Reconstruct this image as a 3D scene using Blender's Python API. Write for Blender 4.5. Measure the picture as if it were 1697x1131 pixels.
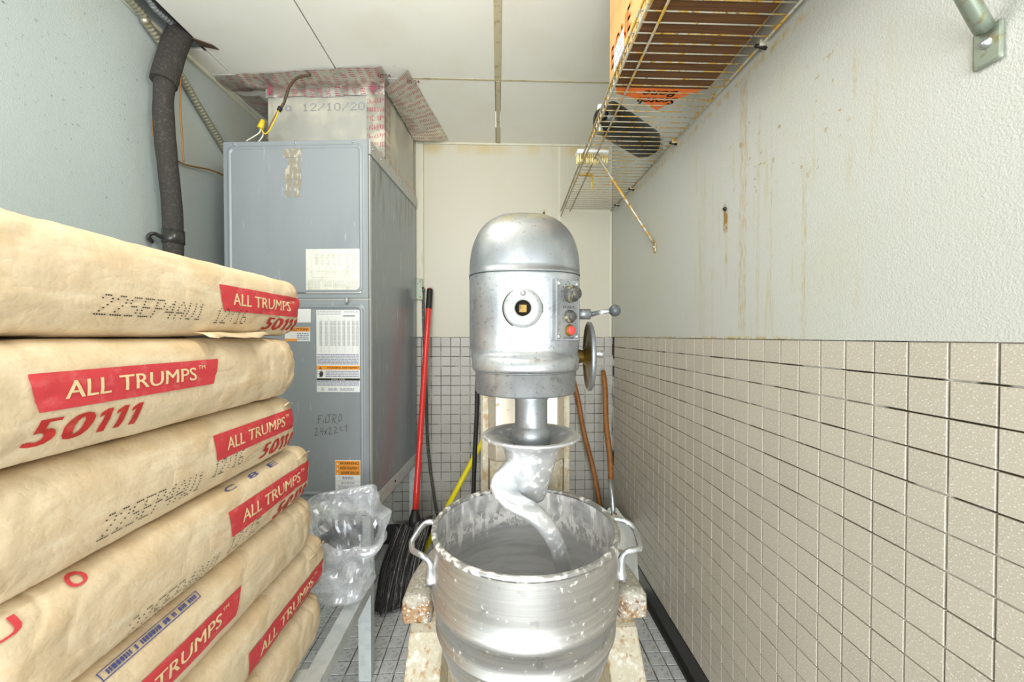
import bpy, bmesh, math, random
from math import pi, sin, cos, radians as R
from mathutils import Vector as V, Matrix, noise

# ---------------------------------------------------------------- scene, camera, light
for o in list(bpy.data.objects):
    bpy.data.objects.remove(o)
SC = bpy.context.scene
COL = SC.collection
EYE = 1.246
cam = bpy.data.cameras.new('camera')
cam.sensor_width = 36.0
cam.lens = 645.0 / 1697.0 * 36.0
cam.clip_start = 0.02
camo = bpy.data.objects.new('camera', cam)
COL.objects.link(camo)
camo.location = (0, 0, EYE)
camo.rotation_euler = (pi / 2 - math.atan(9 / 645), 0, -math.atan(22.5 / 645))
SC.camera = camo

w = bpy.data.worlds.new('world')
SC.world = w
w.use_nodes = True
w.node_tree.nodes['Background'].inputs[0].default_value = (0.93, 0.97, 1.0, 1)
w.node_tree.nodes['Background'].inputs[1].default_value = 1.0


def area(name, loc, rot, sx, sy, power, col):
    l = bpy.data.lights.new(name, 'AREA')
    l.shape = 'RECTANGLE'
    l.size, l.size_y, l.energy, l.color = sx, sy, power, col
    o = bpy.data.objects.new(name, l)
    COL.objects.link(o)
    o.location, o.rotation_euler = loc, rot
    return o


area('doorway_daylight', (-0.2, -1.7, 0.95), (R(90), 0, 0), 1.9, 1.85, 58, (0.95, 0.98, 1.0))
fill_pt = bpy.data.lights.new('added_fill_point', 'POINT')  # added fill with no fixture: brightens ceiling, bowl inside and back wall
fill_pt.energy, fill_pt.color, fill_pt.shadow_soft_size = 11, (1.0, 0.97, 0.92), 0.16
bo_ = bpy.data.objects.new('added_fill_point', fill_pt)
COL.objects.link(bo_)
bo_.location = (-0.25, 0.7, 2.15)
SC.view_settings.view_transform = 'Standard'
SC.view_settings.look = 'None'
SC.view_settings.gamma = 1.0
SC.view_settings.use_curve_mapping = False
SC.view_settings.exposure = 0.77

# ---------------------------------------------------------------- materials


def lin(c):
    if isinstance(c, str):
        c = [int(c[i:i + 2], 16) / 255 for i in (0, 2, 4)]
        c = [x / 12.92 if x <= 0.04045 else ((x + 0.055) / 1.055) ** 2.4 for x in c]
    return (c[0], c[1], c[2], 1.0)


class NT:
    def __init__(s, m):
        s.t = m.node_tree
        s.n = s.t.nodes
        s.l = s.t.links
        tc = s.n.new('ShaderNodeTexCoord')
        s.co = tc.outputs['Object']
        s.uv = tc.outputs['UV']
        sep = s.n.new('ShaderNodeSeparateXYZ')
        s.l.new(s.co, sep.inputs[0])
        s.ax = sep.outputs

    def set(s, inp, v):
        if hasattr(v, 'is_linked') or isinstance(v, bpy.types.NodeSocket):
            s.l.new(v, inp)
        else:
            inp.default_value = v

    def math(s, op, a, b=0.0, c=0.0, clamp=False):
        n = s.n.new('ShaderNodeMath')
        n.operation = op
        n.use_clamp = clamp
        for i, v in enumerate((a, b, c)):
            s.set(n.inputs[i], v)
        return n.outputs[0]

    def ramp(s, v, lo, hi):
        n = s.n.new('ShaderNodeMapRange')
        n.interpolation_type = 'SMOOTHSTEP'
        s.set(n.inputs[0], v)
        n.inputs[1].default_value, n.inputs[2].default_value = lo, hi
        return n.outputs[0]

    def scaled(s, sc, off=(0, 0, 0)):
        n = s.n.new('ShaderNodeMapping')
        s.l.new(s.co, n.inputs[0])
        n.inputs['Location'].default_value = off
        n.inputs['Scale'].default_value = sc if isinstance(sc, (tuple, list)) else (sc, sc, sc)
        return n.outputs[0]

    def noise(s, sc, detail=4, off=(0, 0, 0), rough=0.55):
        n = s.n.new('ShaderNodeTexNoise')
        s.l.new(s.scaled(sc, off), n.inputs['Vector'])
        n.inputs['Scale'].default_value = 1
        n.inputs['Detail'].default_value = detail
        n.inputs['Roughness'].default_value = rough
        return n.outputs[0]

    def voro(s, sc):
        n = s.n.new('ShaderNodeTexVoronoi')
        s.l.new(s.scaled(sc), n.inputs['Vector'])
        n.inputs['Scale'].default_value = 1
        return n.outputs[0]

    def mix(s, f, a, b, kind='RGBA'):
        n = s.n.new('ShaderNodeMix')
        n.data_type = kind
        if kind == 'RGBA':
            i, j, o = 6, 7, 2
        else:
            i, j, o = 2, 3, 0
        s.set(n.inputs[0], f)
        s.set(n.inputs[i], a)
        s.set(n.inputs[j], b)
        return n.outputs[o]


def mat(name, col, rough=0.5, metal=0.0, layers=(), bump=None, rnd=0.0, alpha=None, trans=0.0, spec=0.5, coat=0.0):
    """layers: dict(col, s (scale), lo, hi, amt, d (detail), k ('noise'/'voro'), bands=[(axis, a, b, soft)], rough, metal, off)"""
    m = bpy.data.materials.new(name)
    m.use_nodes = True
    t = NT(m)
    b = t.n['Principled BSDF']
    c, r, me = lin(col), rough, metal
    if rnd:
        oi = t.n.new('ShaderNodeObjectInfo')
        h = t.n.new('ShaderNodeHueSaturation')
        t.set(h.inputs['Color'], c)
        t.l.new(t.math('MULTIPLY_ADD', oi.outputs['Random'], rnd, 1 - rnd / 2), h.inputs['Value'])
        c = h.outputs[0]
    for L in layers:
        if L.get('k') == 'voro':
            f = t.voro(L['s'])
        elif 's' in L:
            f = t.noise(L['s'], L.get('d', 5), L.get('off', (0, 0, 0)))
        else:
            f = None
        if f is not None:
            f = t.ramp(f, L['lo'], L['hi'])
        for (ax, a, bb, so) in L.get('bands', ()):
            g = t.math('MULTIPLY', t.ramp(t.ax[ax], a - so, a + so), t.ramp(t.ax[ax], bb + so, bb - so))
            f = g if f is None else t.math('MULTIPLY', f, g)
        f = t.math('MULTIPLY', f, L.get('amt', 1.0), clamp=True)
        c = t.mix(f, c, lin(L['col']))
        if 'rough' in L:
            r = t.mix(f, r, L['rough'], 'FLOAT')
        if 'metal' in L:
            me = t.mix(f, me, L['metal'], 'FLOAT')
    t.set(b.inputs['Base Color'], c)
    t.set(b.inputs['Roughness'], r)
    t.set(b.inputs['Metallic'], me)
    b.inputs['Specular IOR Level'].default_value = spec
    b.inputs['Coat Weight'].default_value = coat
    if trans:
        b.inputs['Transmission Weight'].default_value = trans
    if alpha is not None:
        b.inputs['Alpha'].default_value = alpha
    if bump:
        hs = None
        for q in (bump if isinstance(bump, list) else [bump]):
            sc, st = q[0], q[1]
            f = t.noise(sc, 3 if len(q) < 3 else 1.5)
            if len(q) > 2:      # creases: narrow dips where the noise crosses its middle
                f = t.math('SUBTRACT', 0.12, t.math('MINIMUM', t.math('ABSOLUTE', t.math('SUBTRACT', f, 0.5)), 0.12))
            f = t.math('MULTIPLY', f, st)
            hs = f if hs is None else t.math('ADD', hs, f)
        bn = t.n.new('ShaderNodeBump')
        bn.inputs['Strength'].default_value = 1.0
        bn.inputs['Distance'].default_value = 0.001
        t.l.new(hs, bn.inputs['Height'])
        t.l.new(bn.outputs[0], b.inputs['Normal'])
    return m


RUST = '8a5a22'
M = {}
_streak = [  # y, z top, z bottom, half width, strength : drips on the right wall
    (1.165, 1.62, 1.40, 0.006, 0.9), (1.085, 1.97, 1.237, 0.016, 0.75), (1.02, 1.80, 1.25, 0.006, 0.5),
    (1.30, 1.80, 1.24, 0.02, 0.3), (0.97, 1.70, 1.28, 0.004, 0.6), (0.862, 1.62, 1.245, 0.006, 0.7),
    (1.24, 1.75, 1.24, 0.006, 0.3), (2.25, 1.75, 1.24, 0.05, 0.3)]
M['panel_right'] = mat('white_pebbled_wall_panel', 'c0c1b9', 0.42, layers=[
    dict(col='bcbda8', s=(1, 2.5, 1.5), lo=0.45, hi=0.75, amt=0.5),
    dict(col='b3a56a', s=(8, 60, 5), lo=0.56, hi=0.70, amt=0.35, bands=[(1, 0.7, 1.45, 0.1), (2, 1.23, 1.9, 0.1)]),
    dict(col='a08238', s=45, lo=0.62, hi=0.70, amt=0.7, bands=[(1, 0.75, 1.15, 0.08), (2, 1.6, 1.85, 0.05)]),
    dict(col='b79c58', s=(60, 70, 50), lo=0.40, hi=0.68, amt=0.75, bands=[(1, 0.83, 2.0, 0.10), (2, 1.962, 1.985, 0.010)]),
    dict(col='8f6418', s=(60, 60, 30), lo=0.38, hi=0.5, amt=0.95, bands=[(1, 1.158, 1.18, 0.006), (2, 1.565, 1.645, 0.012)]),
    dict(col='b59d58', s=(30, 50, 30), lo=0.40, hi=0.62, amt=0.9, bands=[(1, 0.9, 2.36, 0.05), (2, 1.2, 1.243, 0.004)]),
] + [dict(col='ad924e', s=(150, 260, 26), lo=0.40, hi=0.70, amt=a, bands=[(1, y - h, y + h, 0.004), (2, zb, zt, 0.04)])
     for (y, zt, zb, h, a) in _streak], bump=[(330, 0.9), (160, 0.6)])
M['panel_left'] = mat('pale_blue_white_wall_panel', 'b5bfbd', 0.42, layers=[
    dict(col='a9b5b4', s=(1, 2, 1.2), lo=0.4, hi=0.75, amt=0.5),
    dict(col='b9b8a2', s=(2, 2.2, 2.2), lo=0.45, hi=0.7, amt=0.6, bands=[(2, 2.0, 2.5, 0.25)]),
    dict(col='7e7d66', s=(60, 60, 60), lo=0.62, hi=0.72, amt=0.6, bands=[(1, 1.0, 1.55, 0.25), (2, 1.75, 2.3, 0.15)]),
    dict(col='5b5b50', s=38, lo=0.70, hi=0.74, amt=0.7)], bump=[(330, 0.9), (160, 0.6)])
M['panel_back'] = mat('cream_back_wall_panel', 'c5c1b0', 0.4, layers=[
    dict(col='c2bda4', s=(3, 3, 1.5), lo=0.45, hi=0.75, amt=0.5),
    dict(col='c2af78', s=(9, 9, 3), lo=0.35, hi=0.7, amt=0.8, bands=[(2, 2.34, 2.42, 0.03)]),
    dict(col='a59a70', s=50, lo=0.69, hi=0.73, amt=0.6)], bump=(150, 0.25))
M['ceiling'] = mat('cream_ceiling_panel', 'e6e5db', 0.55, layers=[
    dict(col='d9d5c4', s=2.2, lo=0.48, hi=0.75, amt=0.5), dict(col='8b7f5c', s=42, lo=0.71, hi=0.75, amt=0.6)], bump=(400, 0.15))
M['batten'] = mat('aged_ceiling_batten', 'bdb494', 0.6, layers=[dict(col='8a7648', s=30, lo=0.5, hi=0.7, amt=0.6)])
M['void'] = mat('dark_ceiling_void', '1a1712', 0.9)
M['tile'] = mat('speckled_grey_wall_tile', 'aeaca4', 0.38, rnd=0.12, layers=[
    dict(col='d2cfc4', s=260, lo=0.60, hi=0.68, amt=0.8, d=2), dict(col='6f6b60', s=330, lo=0.64, hi=0.70, amt=0.6, d=2, off=(3, 1, 2)),
    dict(col='9a7c3c', s=24, lo=0.66, hi=0.74, amt=0.5)])
M['tile_right'] = mat('speckled_beige_wall_tile', 'bab2a2', 0.38, rnd=0.08, layers=[
    dict(col='dcd8cc', s=330, lo=0.58, hi=0.66, amt=0.8, d=2), dict(col='7c766a', s=330, lo=0.64, hi=0.70, amt=0.5, d=2, off=(3, 1, 2))])
M['tile_floor'] = mat('worn_grey_floor_tile', 'd3d5d6', 0.4, rnd=0.2, layers=[
    dict(col='c4c4bf', s=200, lo=0.60, hi=0.68, amt=0.7, d=2), dict(col='7d7967', s=90, lo=0.5, hi=0.75, amt=0.7)])
M['grout'] = mat('patchy_tile_grout', '40382a', 0.9, layers=[
    dict(col='e4e2da', s=(7, 7, 7), lo=0.51, hi=0.56, amt=0.95, d=3), dict(col='6b4a18', s=14, lo=0.58, hi=0.66, amt=0.6, off=(5, 5, 5))])
M['grout_back'] = mat('grey_tile_grout', '6b675c', 0.9, layers=[
    dict(col='c9c7be', s=8, lo=0.48, hi=0.58, amt=0.9, d=3), dict(col='3e382c', s=14, lo=0.56, hi=0.66, amt=0.6, off=(5, 5, 5))])
M['grout_floor'] = mat('dirty_floor_grout', '4a453b', 0.9, layers=[
    dict(col='b9b6a8', s=11, lo=0.5, hi=0.6, amt=0.8), dict(col='5a4416', s=9, lo=0.55, hi=0.7, amt=0.7, off=(4, 2, 1))])
M['base'] = mat('black_cove_base', '161411', 0.35, layers=[dict(col='4a3d22', s=30, lo=0.58, hi=0.75, amt=0.6)])
M['trim'] = mat('cream_wall_trim', 'cfccb8', 0.45, layers=[dict(col='a8945a', s=(20, 20, 4), lo=0.55, hi=0.75, amt=0.5)])
M['kraft'] = mat('brown_kraft_paper', 'e0cdac', 0.6, layers=[
    dict(col='cfb084', s=(9, 9, 9), lo=0.42, hi=0.7, amt=0.55), dict(col='ecdfc2', s=(40, 8, 40), lo=0.52, hi=0.72, amt=0.55),
    dict(col='c9a878', s=(200, 200, 200), lo=0.5, hi=0.7, amt=0.25)], bump=[(28, 0.5), (9, 1.5), (400, 0.06), (9, -9.0, 'r'), ((26, 9, 26), -4.5, 'r'), (60, -1.3, 'r'), (120, -0.3, 'r')], spec=0.3)
M['red_ink'] = mat('red_printing_ink', 'cf4449', 0.6, layers=[dict(col='dc7a78', s=60, lo=0.5, hi=0.75, amt=0.5)], spec=0.3)
M['red_number'] = mat('dark_red_printing_ink', 'b7342f', 0.6, layers=[dict(col='c96a58', s=70, lo=0.5, hi=0.75, amt=0.5)], spec=0.3)
M['paper_ink'] = mat('unprinted_kraft_lettering', 'ecd3a4', 0.6, spec=0.3)
M['black_ink'] = mat('black_dot_ink', '38332c', 0.7)
M['blue_ink'] = mat('blue_printing_ink', '4a528f', 0.6)
M['ahu'] = mat('grey_painted_sheet_metal', '91979a', 0.36, 0.15, layers=[
    dict(col='7f878c', s=(5, 5, 2), lo=0.45, hi=0.7, amt=0.4), dict(col='c9ccca', s=(70, 70, 9), lo=0.66, hi=0.74, amt=0.5),
    dict(col='5d5644', s=60, lo=0.72, hi=0.76, amt=0.6)], bump=(250, 0.04))
M['ahu_side'] = mat('dull_grey_sheet_metal', '8e979d', 0.27, 0.35, layers=[
    dict(col='c3c9c9', s=(60, 40, 8), lo=0.58, hi=0.74, amt=0.55), dict(col='6d6750', s=(30, 26, 4), lo=0.5, hi=0.68, amt=0.85, bands=[(2, 1.26, 1.6, 0.10)]),
    dict(col='474030', s=70, lo=0.66, hi=0.72, amt=0.7, bands=[(2, 1.1, 1.6, 0.12)])])
M['ahu_edge'] = mat('worn_pale_metal_edge', 'b4b5b0', 0.45, 0.2, layers=[dict(col='8a7d5c', s=(40, 40, 10), lo=0.58, hi=0.7, amt=0.6)])
M['galv'] = mat('galvanised_steel', 'cdd2d1', 0.42, 0.3, layers=[
    dict(col='a9b4b8', s=25, lo=0.4, hi=0.7, amt=0.5), dict(col='d9d8d0', s=90, lo=0.56, hi=0.7, amt=0.6, metal=0.1),
    dict(col='8a7a52', s=40, lo=0.66, hi=0.74, amt=0.6, metal=0.0)])
M['label'] = mat('white_label_paper', 'e6e7e4', 0.5)
M['label_old'] = mat('aged_label_paper', 'dcdcd0', 0.6, layers=[dict(col='c2bfa8', s=30, lo=0.5, hi=0.7, amt=0.5)])
M['orange'] = mat('orange_label_print', 'f09a2c', 0.5)
M['grey_ink'] = mat('fine_grey_print', '8f9296', 0.7)
M['pale_ink'] = mat('faded_diagram_print', 'a9a99e', 0.7)
M['violet_ink'] = mat('fine_blue_grey_print', '73769a', 0.7)
M['residue'] = mat('brown_tape_residue', '8d8675', 0.6, layers=[dict(col='b7b6ab', s=(60, 60, 30), lo=0.5, hi=0.62, amt=0.8)])
M['foilboard'] = mat('foil_faced_duct_board', 'b6b6ac', 0.45, 0.35, layers=[
    dict(col='d8d2bb', s=5, lo=0.45, hi=0.7, amt=0.7, metal=0.0, rough=0.6), dict(col='8c8158', s=(14, 14, 6), lo=0.6, hi=0.76, amt=0.5, metal=0.0)],
    bump=((14, 14, 420), 0.25))
M['caststone'] = M['paintrust'] = mat('chipped_rusty_casting_paint', 'bfb79f', 0.6, layers=[
    dict(col='d9d4c0', s=70, lo=0.45, hi=0.65, amt=0.5), dict(col='a8804a', s=(48, 48, 26), lo=0.52, hi=0.66, amt=0.75),
    dict(col='6d4a22', s=70, lo=0.60, hi=0.70, amt=0.6), dict(col='8f7a4c', s=(14, 14, 5), lo=0.55, hi=0.75, amt=0.6), dict(col='e6e4da', s=30, lo=0.55, hi=0.70, amt=0.6, off=(2, 2, 2))], bump=(90, 0.6))
M['armrust'] = mat('flour_dusted_rusty_casting', 'a9a597', 0.7, layers=[
    dict(col='94662c', s=45, lo=0.42, hi=0.58, amt=0.85, bands=[(2, 0.4, 0.612, 0.012)]),
    dict(col='5c3c1a', s=75, lo=0.5, hi=0.64, amt=0.9, bands=[(2, 0.4, 0.61, 0.012)]),
    dict(col='8d8a80', s=120, lo=0.5, hi=0.65, amt=0.7), dict(col='eceadf', s=170, lo=0.56, hi=0.64, amt=0.6)], bump=(110, 0.9))
M['silver'] = mat('silver_painted_casting', '999da0', 0.4, 0.75, layers=[
    dict(col='c9cccc', s=(7, 7, 4), lo=0.46, hi=0.66, amt=0.8), dict(col='5f6468', s=130, lo=0.58, hi=0.70, amt=0.55),
    dict(col='77716a', s=26, lo=0.58, hi=0.72, amt=0.6, rough=0.6)], bump=(70, 0.12))
M['dome'] = mat('stained_silver_dome', '8f9395', 0.42, 0.75, layers=[
    dict(col='b4b7b6', s=(7, 7, 4), lo=0.5, hi=0.7, amt=0.8), dict(col='8c8452', s=18, lo=0.42, hi=0.62, amt=0.9, metal=0.0, bands=[(2, 1.495, 1.6, 0.02)]),
    dict(col='5e5030', s=60, lo=0.60, hi=0.68, amt=0.8, metal=0.0, bands=[(2, 1.45, 1.6, 0.03)]),
    dict(col='807e78', s=90, lo=0.63, hi=0.71, amt=0.6)], bump=(70, 0.12))
M['alu'] = mat('brushed_cast_aluminium', 'c3c6c8', 0.3, 0.85, layers=[
    dict(col='e6e6e2', s=60, lo=0.56, hi=0.70, amt=0.8, metal=0.0, rough=0.8), dict(col='9da1a5', s=(10, 10, 40), lo=0.5, hi=0.7, amt=0.4)], bump=(90, 0.2))
M['hook'] = mat('floury_cast_aluminium', 'd3d5d6', 0.36, 0.7, layers=[
    dict(col='e2e0d8', s=70, lo=0.50, hi=0.72, amt=0.7, metal=0.1, rough=0.8), dict(col='e0d6ac', s=26, lo=0.60, hi=0.70, amt=0.7, metal=0.0, rough=0.9, bands=[(2, 0.4, 0.88, 0.02)])], bump=(60, 0.4))
M['steel'] = mat('brushed_stainless_steel', 'd2d1cd', 0.38, 0.9, layers=[
    dict(col='a9a9a6', s=(3, 3, 160), lo=0.35, hi=0.65, amt=0.5, rough=0.45), dict(col='e4e2da', s=70, lo=0.62, hi=0.70, amt=0.6, metal=0.1, rough=0.7),
    dict(col='8c8a84', s=40, lo=0.60, hi=0.72, amt=0.4)], bump=((6, 6, 300), 0.05))
M['steel_in'] = mat('floury_bowl_inside', 'd6d6d6', 0.36, 0.45, layers=[
    dict(col='b4b5b6', s=(9, 9, 60), lo=0.4, hi=0.65, amt=0.6),
    dict(col='f2f1ec', s=(80, 80, 60), lo=0.47, hi=0.53, amt=0.95, metal=0.0, rough=0.95, bands=[(2, 0.318, 0.352, 0.018)]),
    dict(col='e6e5e0', s=(30, 30, 12), lo=0.44, hi=0.62, amt=0.75, metal=0.0, rough=0.95, bands=[(2, 0.345, 0.43, 0.02)]),
    dict(col='f4f3ee', s=(60, 60, 16), lo=0.57, hi=0.62, amt=0.9, metal=0.0, rough=0.95, bands=[(2, 0.30, 0.42, 0.02)])])
M['flour_rim'] = mat('floury_rolled_rim', 'b5b5b2', 0.35, 0.85, layers=[
    dict(col='f0efe9', s=48, lo=0.45, hi=0.68, amt=0.9, metal=0.0, rough=0.95)])
M['plate'] = mat('beige_column_cover', 'c6bca8', 0.3, 0.4, layers=[
    dict(col='a59f95', s=(7, 7, 2), lo=0.5, hi=0.7, amt=0.5), dict(col='7a6236', s=70, lo=0.62, hi=0.70, amt=0.8)])
M['brass'] = mat('greasy_yellow_brown_metal', '7c6327', 0.4, 0.5, layers=[dict(col='3a2c12', s=40, lo=0.45, hi=0.65, amt=0.8)])
M['dark'] = mat('dark_socket_metal', '2a241c', 0.5, 0.4)
M['knob'] = mat('worn_dark_grey_knob', '4c4b47', 0.45, 0.1, layers=[dict(col='a79a68', s=90, lo=0.55, hi=0.65, amt=0.6)])
M['red_button'] = mat('red_push_button', 'd8473f', 0.35)
M['greyball'] = mat('dark_grey_ball_knob', '4a4d4f', 0.35)
M['wood'] = mat('varnished_wooden_handle', '94602c', 0.45, layers=[
    dict(col='7d4716', s=(70, 70, 6), lo=0.45, hi=0.65, amt=0.7), dict(col='b47a40', s=(90, 90, 7), lo=0.55, hi=0.7, amt=0.6)])
M['red_paint'] = mat('red_painted_pole', 'd8302a', 0.3, layers=[dict(col='e9776c', s=(60, 60, 8), lo=0.66, hi=0.74, amt=0.5)], coat=0.3)
M['yellow'] = mat('yellow_painted_pole', 'e8d81c', 0.4, layers=[dict(col='8f8420', s=60, lo=0.62, hi=0.7, amt=0.6)])
M['rubber'] = mat('black_rubber', '1c1b1a', 0.5)
M['cable'] = mat('grey_black_cable', '4b4a45', 0.6, layers=[dict(col='8a877c', s=90, lo=0.56, hi=0.66, amt=0.6)])
M['bristle'] = mat('black_plastic_bristles', '1e1d1c', 0.45, layers=[dict(col='7c7b77', s=(200, 200, 14), lo=0.6, hi=0.7, amt=0.7)])  # grey streaks paint highlights onto the black strands
M['bristle_grey'] = mat('highlight_grey_bristles', '5b5955', 0.6, layers=[dict(col='9a9893', s=(60, 60, 20), lo=0.5, hi=0.65, amt=0.7)])  # lighter grey stands in for highlights on black bristles
M['foam'] = mat('black_foam_pipe_insulation', '35322e', 0.85, layers=[
    dict(col='6a5a48', s=(60, 60, 16), lo=0.62, hi=0.70, amt=0.35), dict(col='565350', s=120, lo=0.5, hi=0.7, amt=0.5)], bump=(300, 0.5))
M['tape_black'] = mat('glossy_black_tape', '302f2d', 0.22)
M['flex'] = mat('armoured_cable_metal', 'a5a38f', 0.4, 0.6, layers=[dict(col='8a7440', s=30, lo=0.56, hi=0.68, amt=0.6)])
M['flex2'] = mat('bright_armoured_cable', 'c8cdce', 0.35, 0.6)
M['wire'] = mat('brown_thermostat_wire', '8a6234', 0.6)
M['wire_brown'] = mat('dark_brown_cable', '4b3a26', 0.6)
M['wire_yellow'] = mat('yellow_wire', 'd9bf2a', 0.5)
M['wire_white'] = mat('cream_wire', 'd8d4bd', 0.5)
M['rusty_wire'] = mat('rusty_coated_shelf_wire', 'b9b6a4', 0.4, 0.4, layers=[
    dict(col='b58a1c', s=34, lo=0.47, hi=0.58, amt=0.9, metal=0.0), dict(col='5a3d12', s=80, lo=0.58, hi=0.66, amt=0.8, metal=0.0),
    dict(col='9a9a92', s=8, lo=0.2, hi=0.25, amt=0.6, bands=[(1, 1.75, 2.5, 0.2)])])
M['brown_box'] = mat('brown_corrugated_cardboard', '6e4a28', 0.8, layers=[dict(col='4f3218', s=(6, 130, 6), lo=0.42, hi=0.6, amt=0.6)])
M['card'] = mat('tan_cardboard', 'd3ab6e', 0.75, layers=[dict(col='bd935a', s=12, lo=0.45, hi=0.7, amt=0.5)])
M['card_orange'] = mat('orange_box_print', 'f07a35', 0.65)
M['plastic_black'] = mat('dark_olive_plastic', '26231a', 0.35)
M['grey_metal'] = mat('painted_grey_bracket', '8f9888', 0.35, 0.4, layers=[dict(col='7a6e40', s=60, lo=0.54, hi=0.66, amt=0.7), dict(col='c9cfc4', s=30, lo=0.6, hi=0.7, amt=0.5)])
M['cream_plastic'] = mat('cream_plastic', 'd8d2b4', 0.5)
M['bristle_cream'] = mat('cream_brush_bristles', 'e6d9a0', 0.7, layers=[dict(col='c2ae68', s=(200, 200, 10), lo=0.5, hi=0.65, amt=0.6)])
M['ties'] = mat('yellow_tag_plastic', 'd6b33a', 0.5, layers=[dict(col='3a321a', s=70, lo=0.56, hi=0.62, amt=0.8)])
M['pink_ink'] = mat('crimson_tape_print', 'b0486a', 0.6)
M['peel'] = mat('dull_aluminium_sheet', 'a6a79f', 0.45, 0.7, layers=[
    dict(col='d8d6c6', s=(8, 8, 4), lo=0.45, hi=0.65, amt=0.5, metal=0.2), dict(col='8a6a34', s=40, lo=0.64, hi=0.72, amt=0.8, metal=0.0)])


def foil_tape():
    m = mat('printed_foil_tape', 'b4b3a8', 0.3, 0.7, layers=[
        dict(col='dcd5bd', s=(7, 7, 7), lo=0.5, hi=0.72, amt=0.8, metal=0.1, rough=0.55)], bump=[(60, 0.9), (20, 1.2)])
    t = NT(m)
    b = t.n['Principled BSDF']
    old = b.inputs['Base Color'].links[0].from_socket
    mp = t.n.new('ShaderNodeSeparateXYZ')
    t.l.new(t.uv, mp.inputs[0])
    u, v = mp.outputs[0], mp.outputs[1]
    # short lines of fine print: rows 9 mm apart in blocks 45 mm wide, broken up by noise
    row = t.ramp(t.math('PINGPONG', t.math('MULTIPLY', v, 1 / 0.0075), 0.5), 0.28, 0.33)
    blk = t.ramp(t.math('PINGPONG', t.math('MULTIPLY', u, 1 / 0.04), 0.5), 0.20, 0.23)
    n = t.n.new('ShaderNodeTexNoise')
    mm = t.n.new('ShaderNodeMapping')
    t.l.new(t.uv, mm.inputs[0])
    mm.inputs['Scale'].default_value = (330, 120, 1)
    t.l.new(mm.outputs[0], n.inputs['Vector'])
    n.inputs['Scale'].default_value = 1
    brk = t.ramp(n.outputs[0], 0.36, 0.44)
    n2 = t.n.new('ShaderNodeTexNoise')
    m2 = t.n.new('ShaderNodeMapping')
    t.l.new(t.uv, m2.inputs[0])
    m2.inputs['Scale'].default_value = (26, 30, 1)
    t.l.new(m2.outputs[0], n2.inputs['Vector'])
    n2.inputs['Scale'].default_value = 1
    big = t.ramp(n2.outputs[0], 0.40, 0.46)
    f = t.math('MULTIPLY', t.math('MULTIPLY', row, blk), t.math('MULTIPLY', brk, big))
    c = t.mix(f, old, lin('a01f45'))
    t.l.new(c, b.inputs['Base Color'])
    t.l.new(t.mix(f, b.inputs['Metallic'].links[0].from_socket, 0.0, 'FLOAT'), b.inputs['Metallic'])
    return m


M['tape'] = foil_tape()


def clear_plastic():
    m = bpy.data.materials.new('clear_crumpled_plastic')
    m.use_nodes = True
    t = NT(m)
    t.n.remove(t.n['Principled BSDF'])
    out = t.n['Material Output']
    tr = t.n.new('ShaderNodeBsdfTransparent')
    gl = t.n.new('ShaderNodeBsdfGlossy')
    gl.inputs['Roughness'].default_value = 0.2
    gl.inputs['Color'].default_value = (0.95, 0.97, 1, 1)
    df = t.n.new('ShaderNodeBsdfDiffuse')
    df.inputs['Color'].default_value = (0.85, 0.88, 0.92, 1)
    tl = t.n.new('ShaderNodeBsdfTranslucent')
    tl.inputs['Color'].default_value = (0.85, 0.88, 0.92, 1)
    a0 = t.n.new('ShaderNodeMixShader')
    a0.inputs[0].default_value = 0.4
    t.l.new(df.outputs[0], a0.inputs[1])
    t.l.new(tl.outputs[0], a0.inputs[2])
    a = t.n.new('ShaderNodeMixShader')
    t.l.new(t.mix(t.ramp(t.noise(16, 4), 0.3, 0.75), 0.12, 0.58, 'FLOAT'), a.inputs[0])
    t.l.new(tr.outputs[0], a.inputs[1])
    t.l.new(a0.outputs[0], a.inputs[2])
    b = t.n.new('ShaderNodeMixShader')
    b.inputs[0].default_value = 0.10
    t.l.new(a.outputs[0], b.inputs[1])
    t.l.new(gl.outputs[0], b.inputs[2])
    t.l.new(b.outputs[0], out.inputs[0])
    return m


M['clear'] = clear_plastic()

# ---------------------------------------------------------------- mesh helpers


# print made of marks too small to pick apart
PRINT = ('fine_print', 'table_print', 'wiring_diagram', 'dotted_date_code', 'tape_residue', 'date_print', 'handwriting', 'label_print', 'rule_lines',
         'panel_lettering', 'blue_boxed_print', 'lettering', 'number_print', 'warning_print', 'caution_print', 'notice_print', 'pictogram', 'tape_print',
         'red_print', 'blue_print', 'flap_lettering', 'side_print', 'rim')


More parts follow.
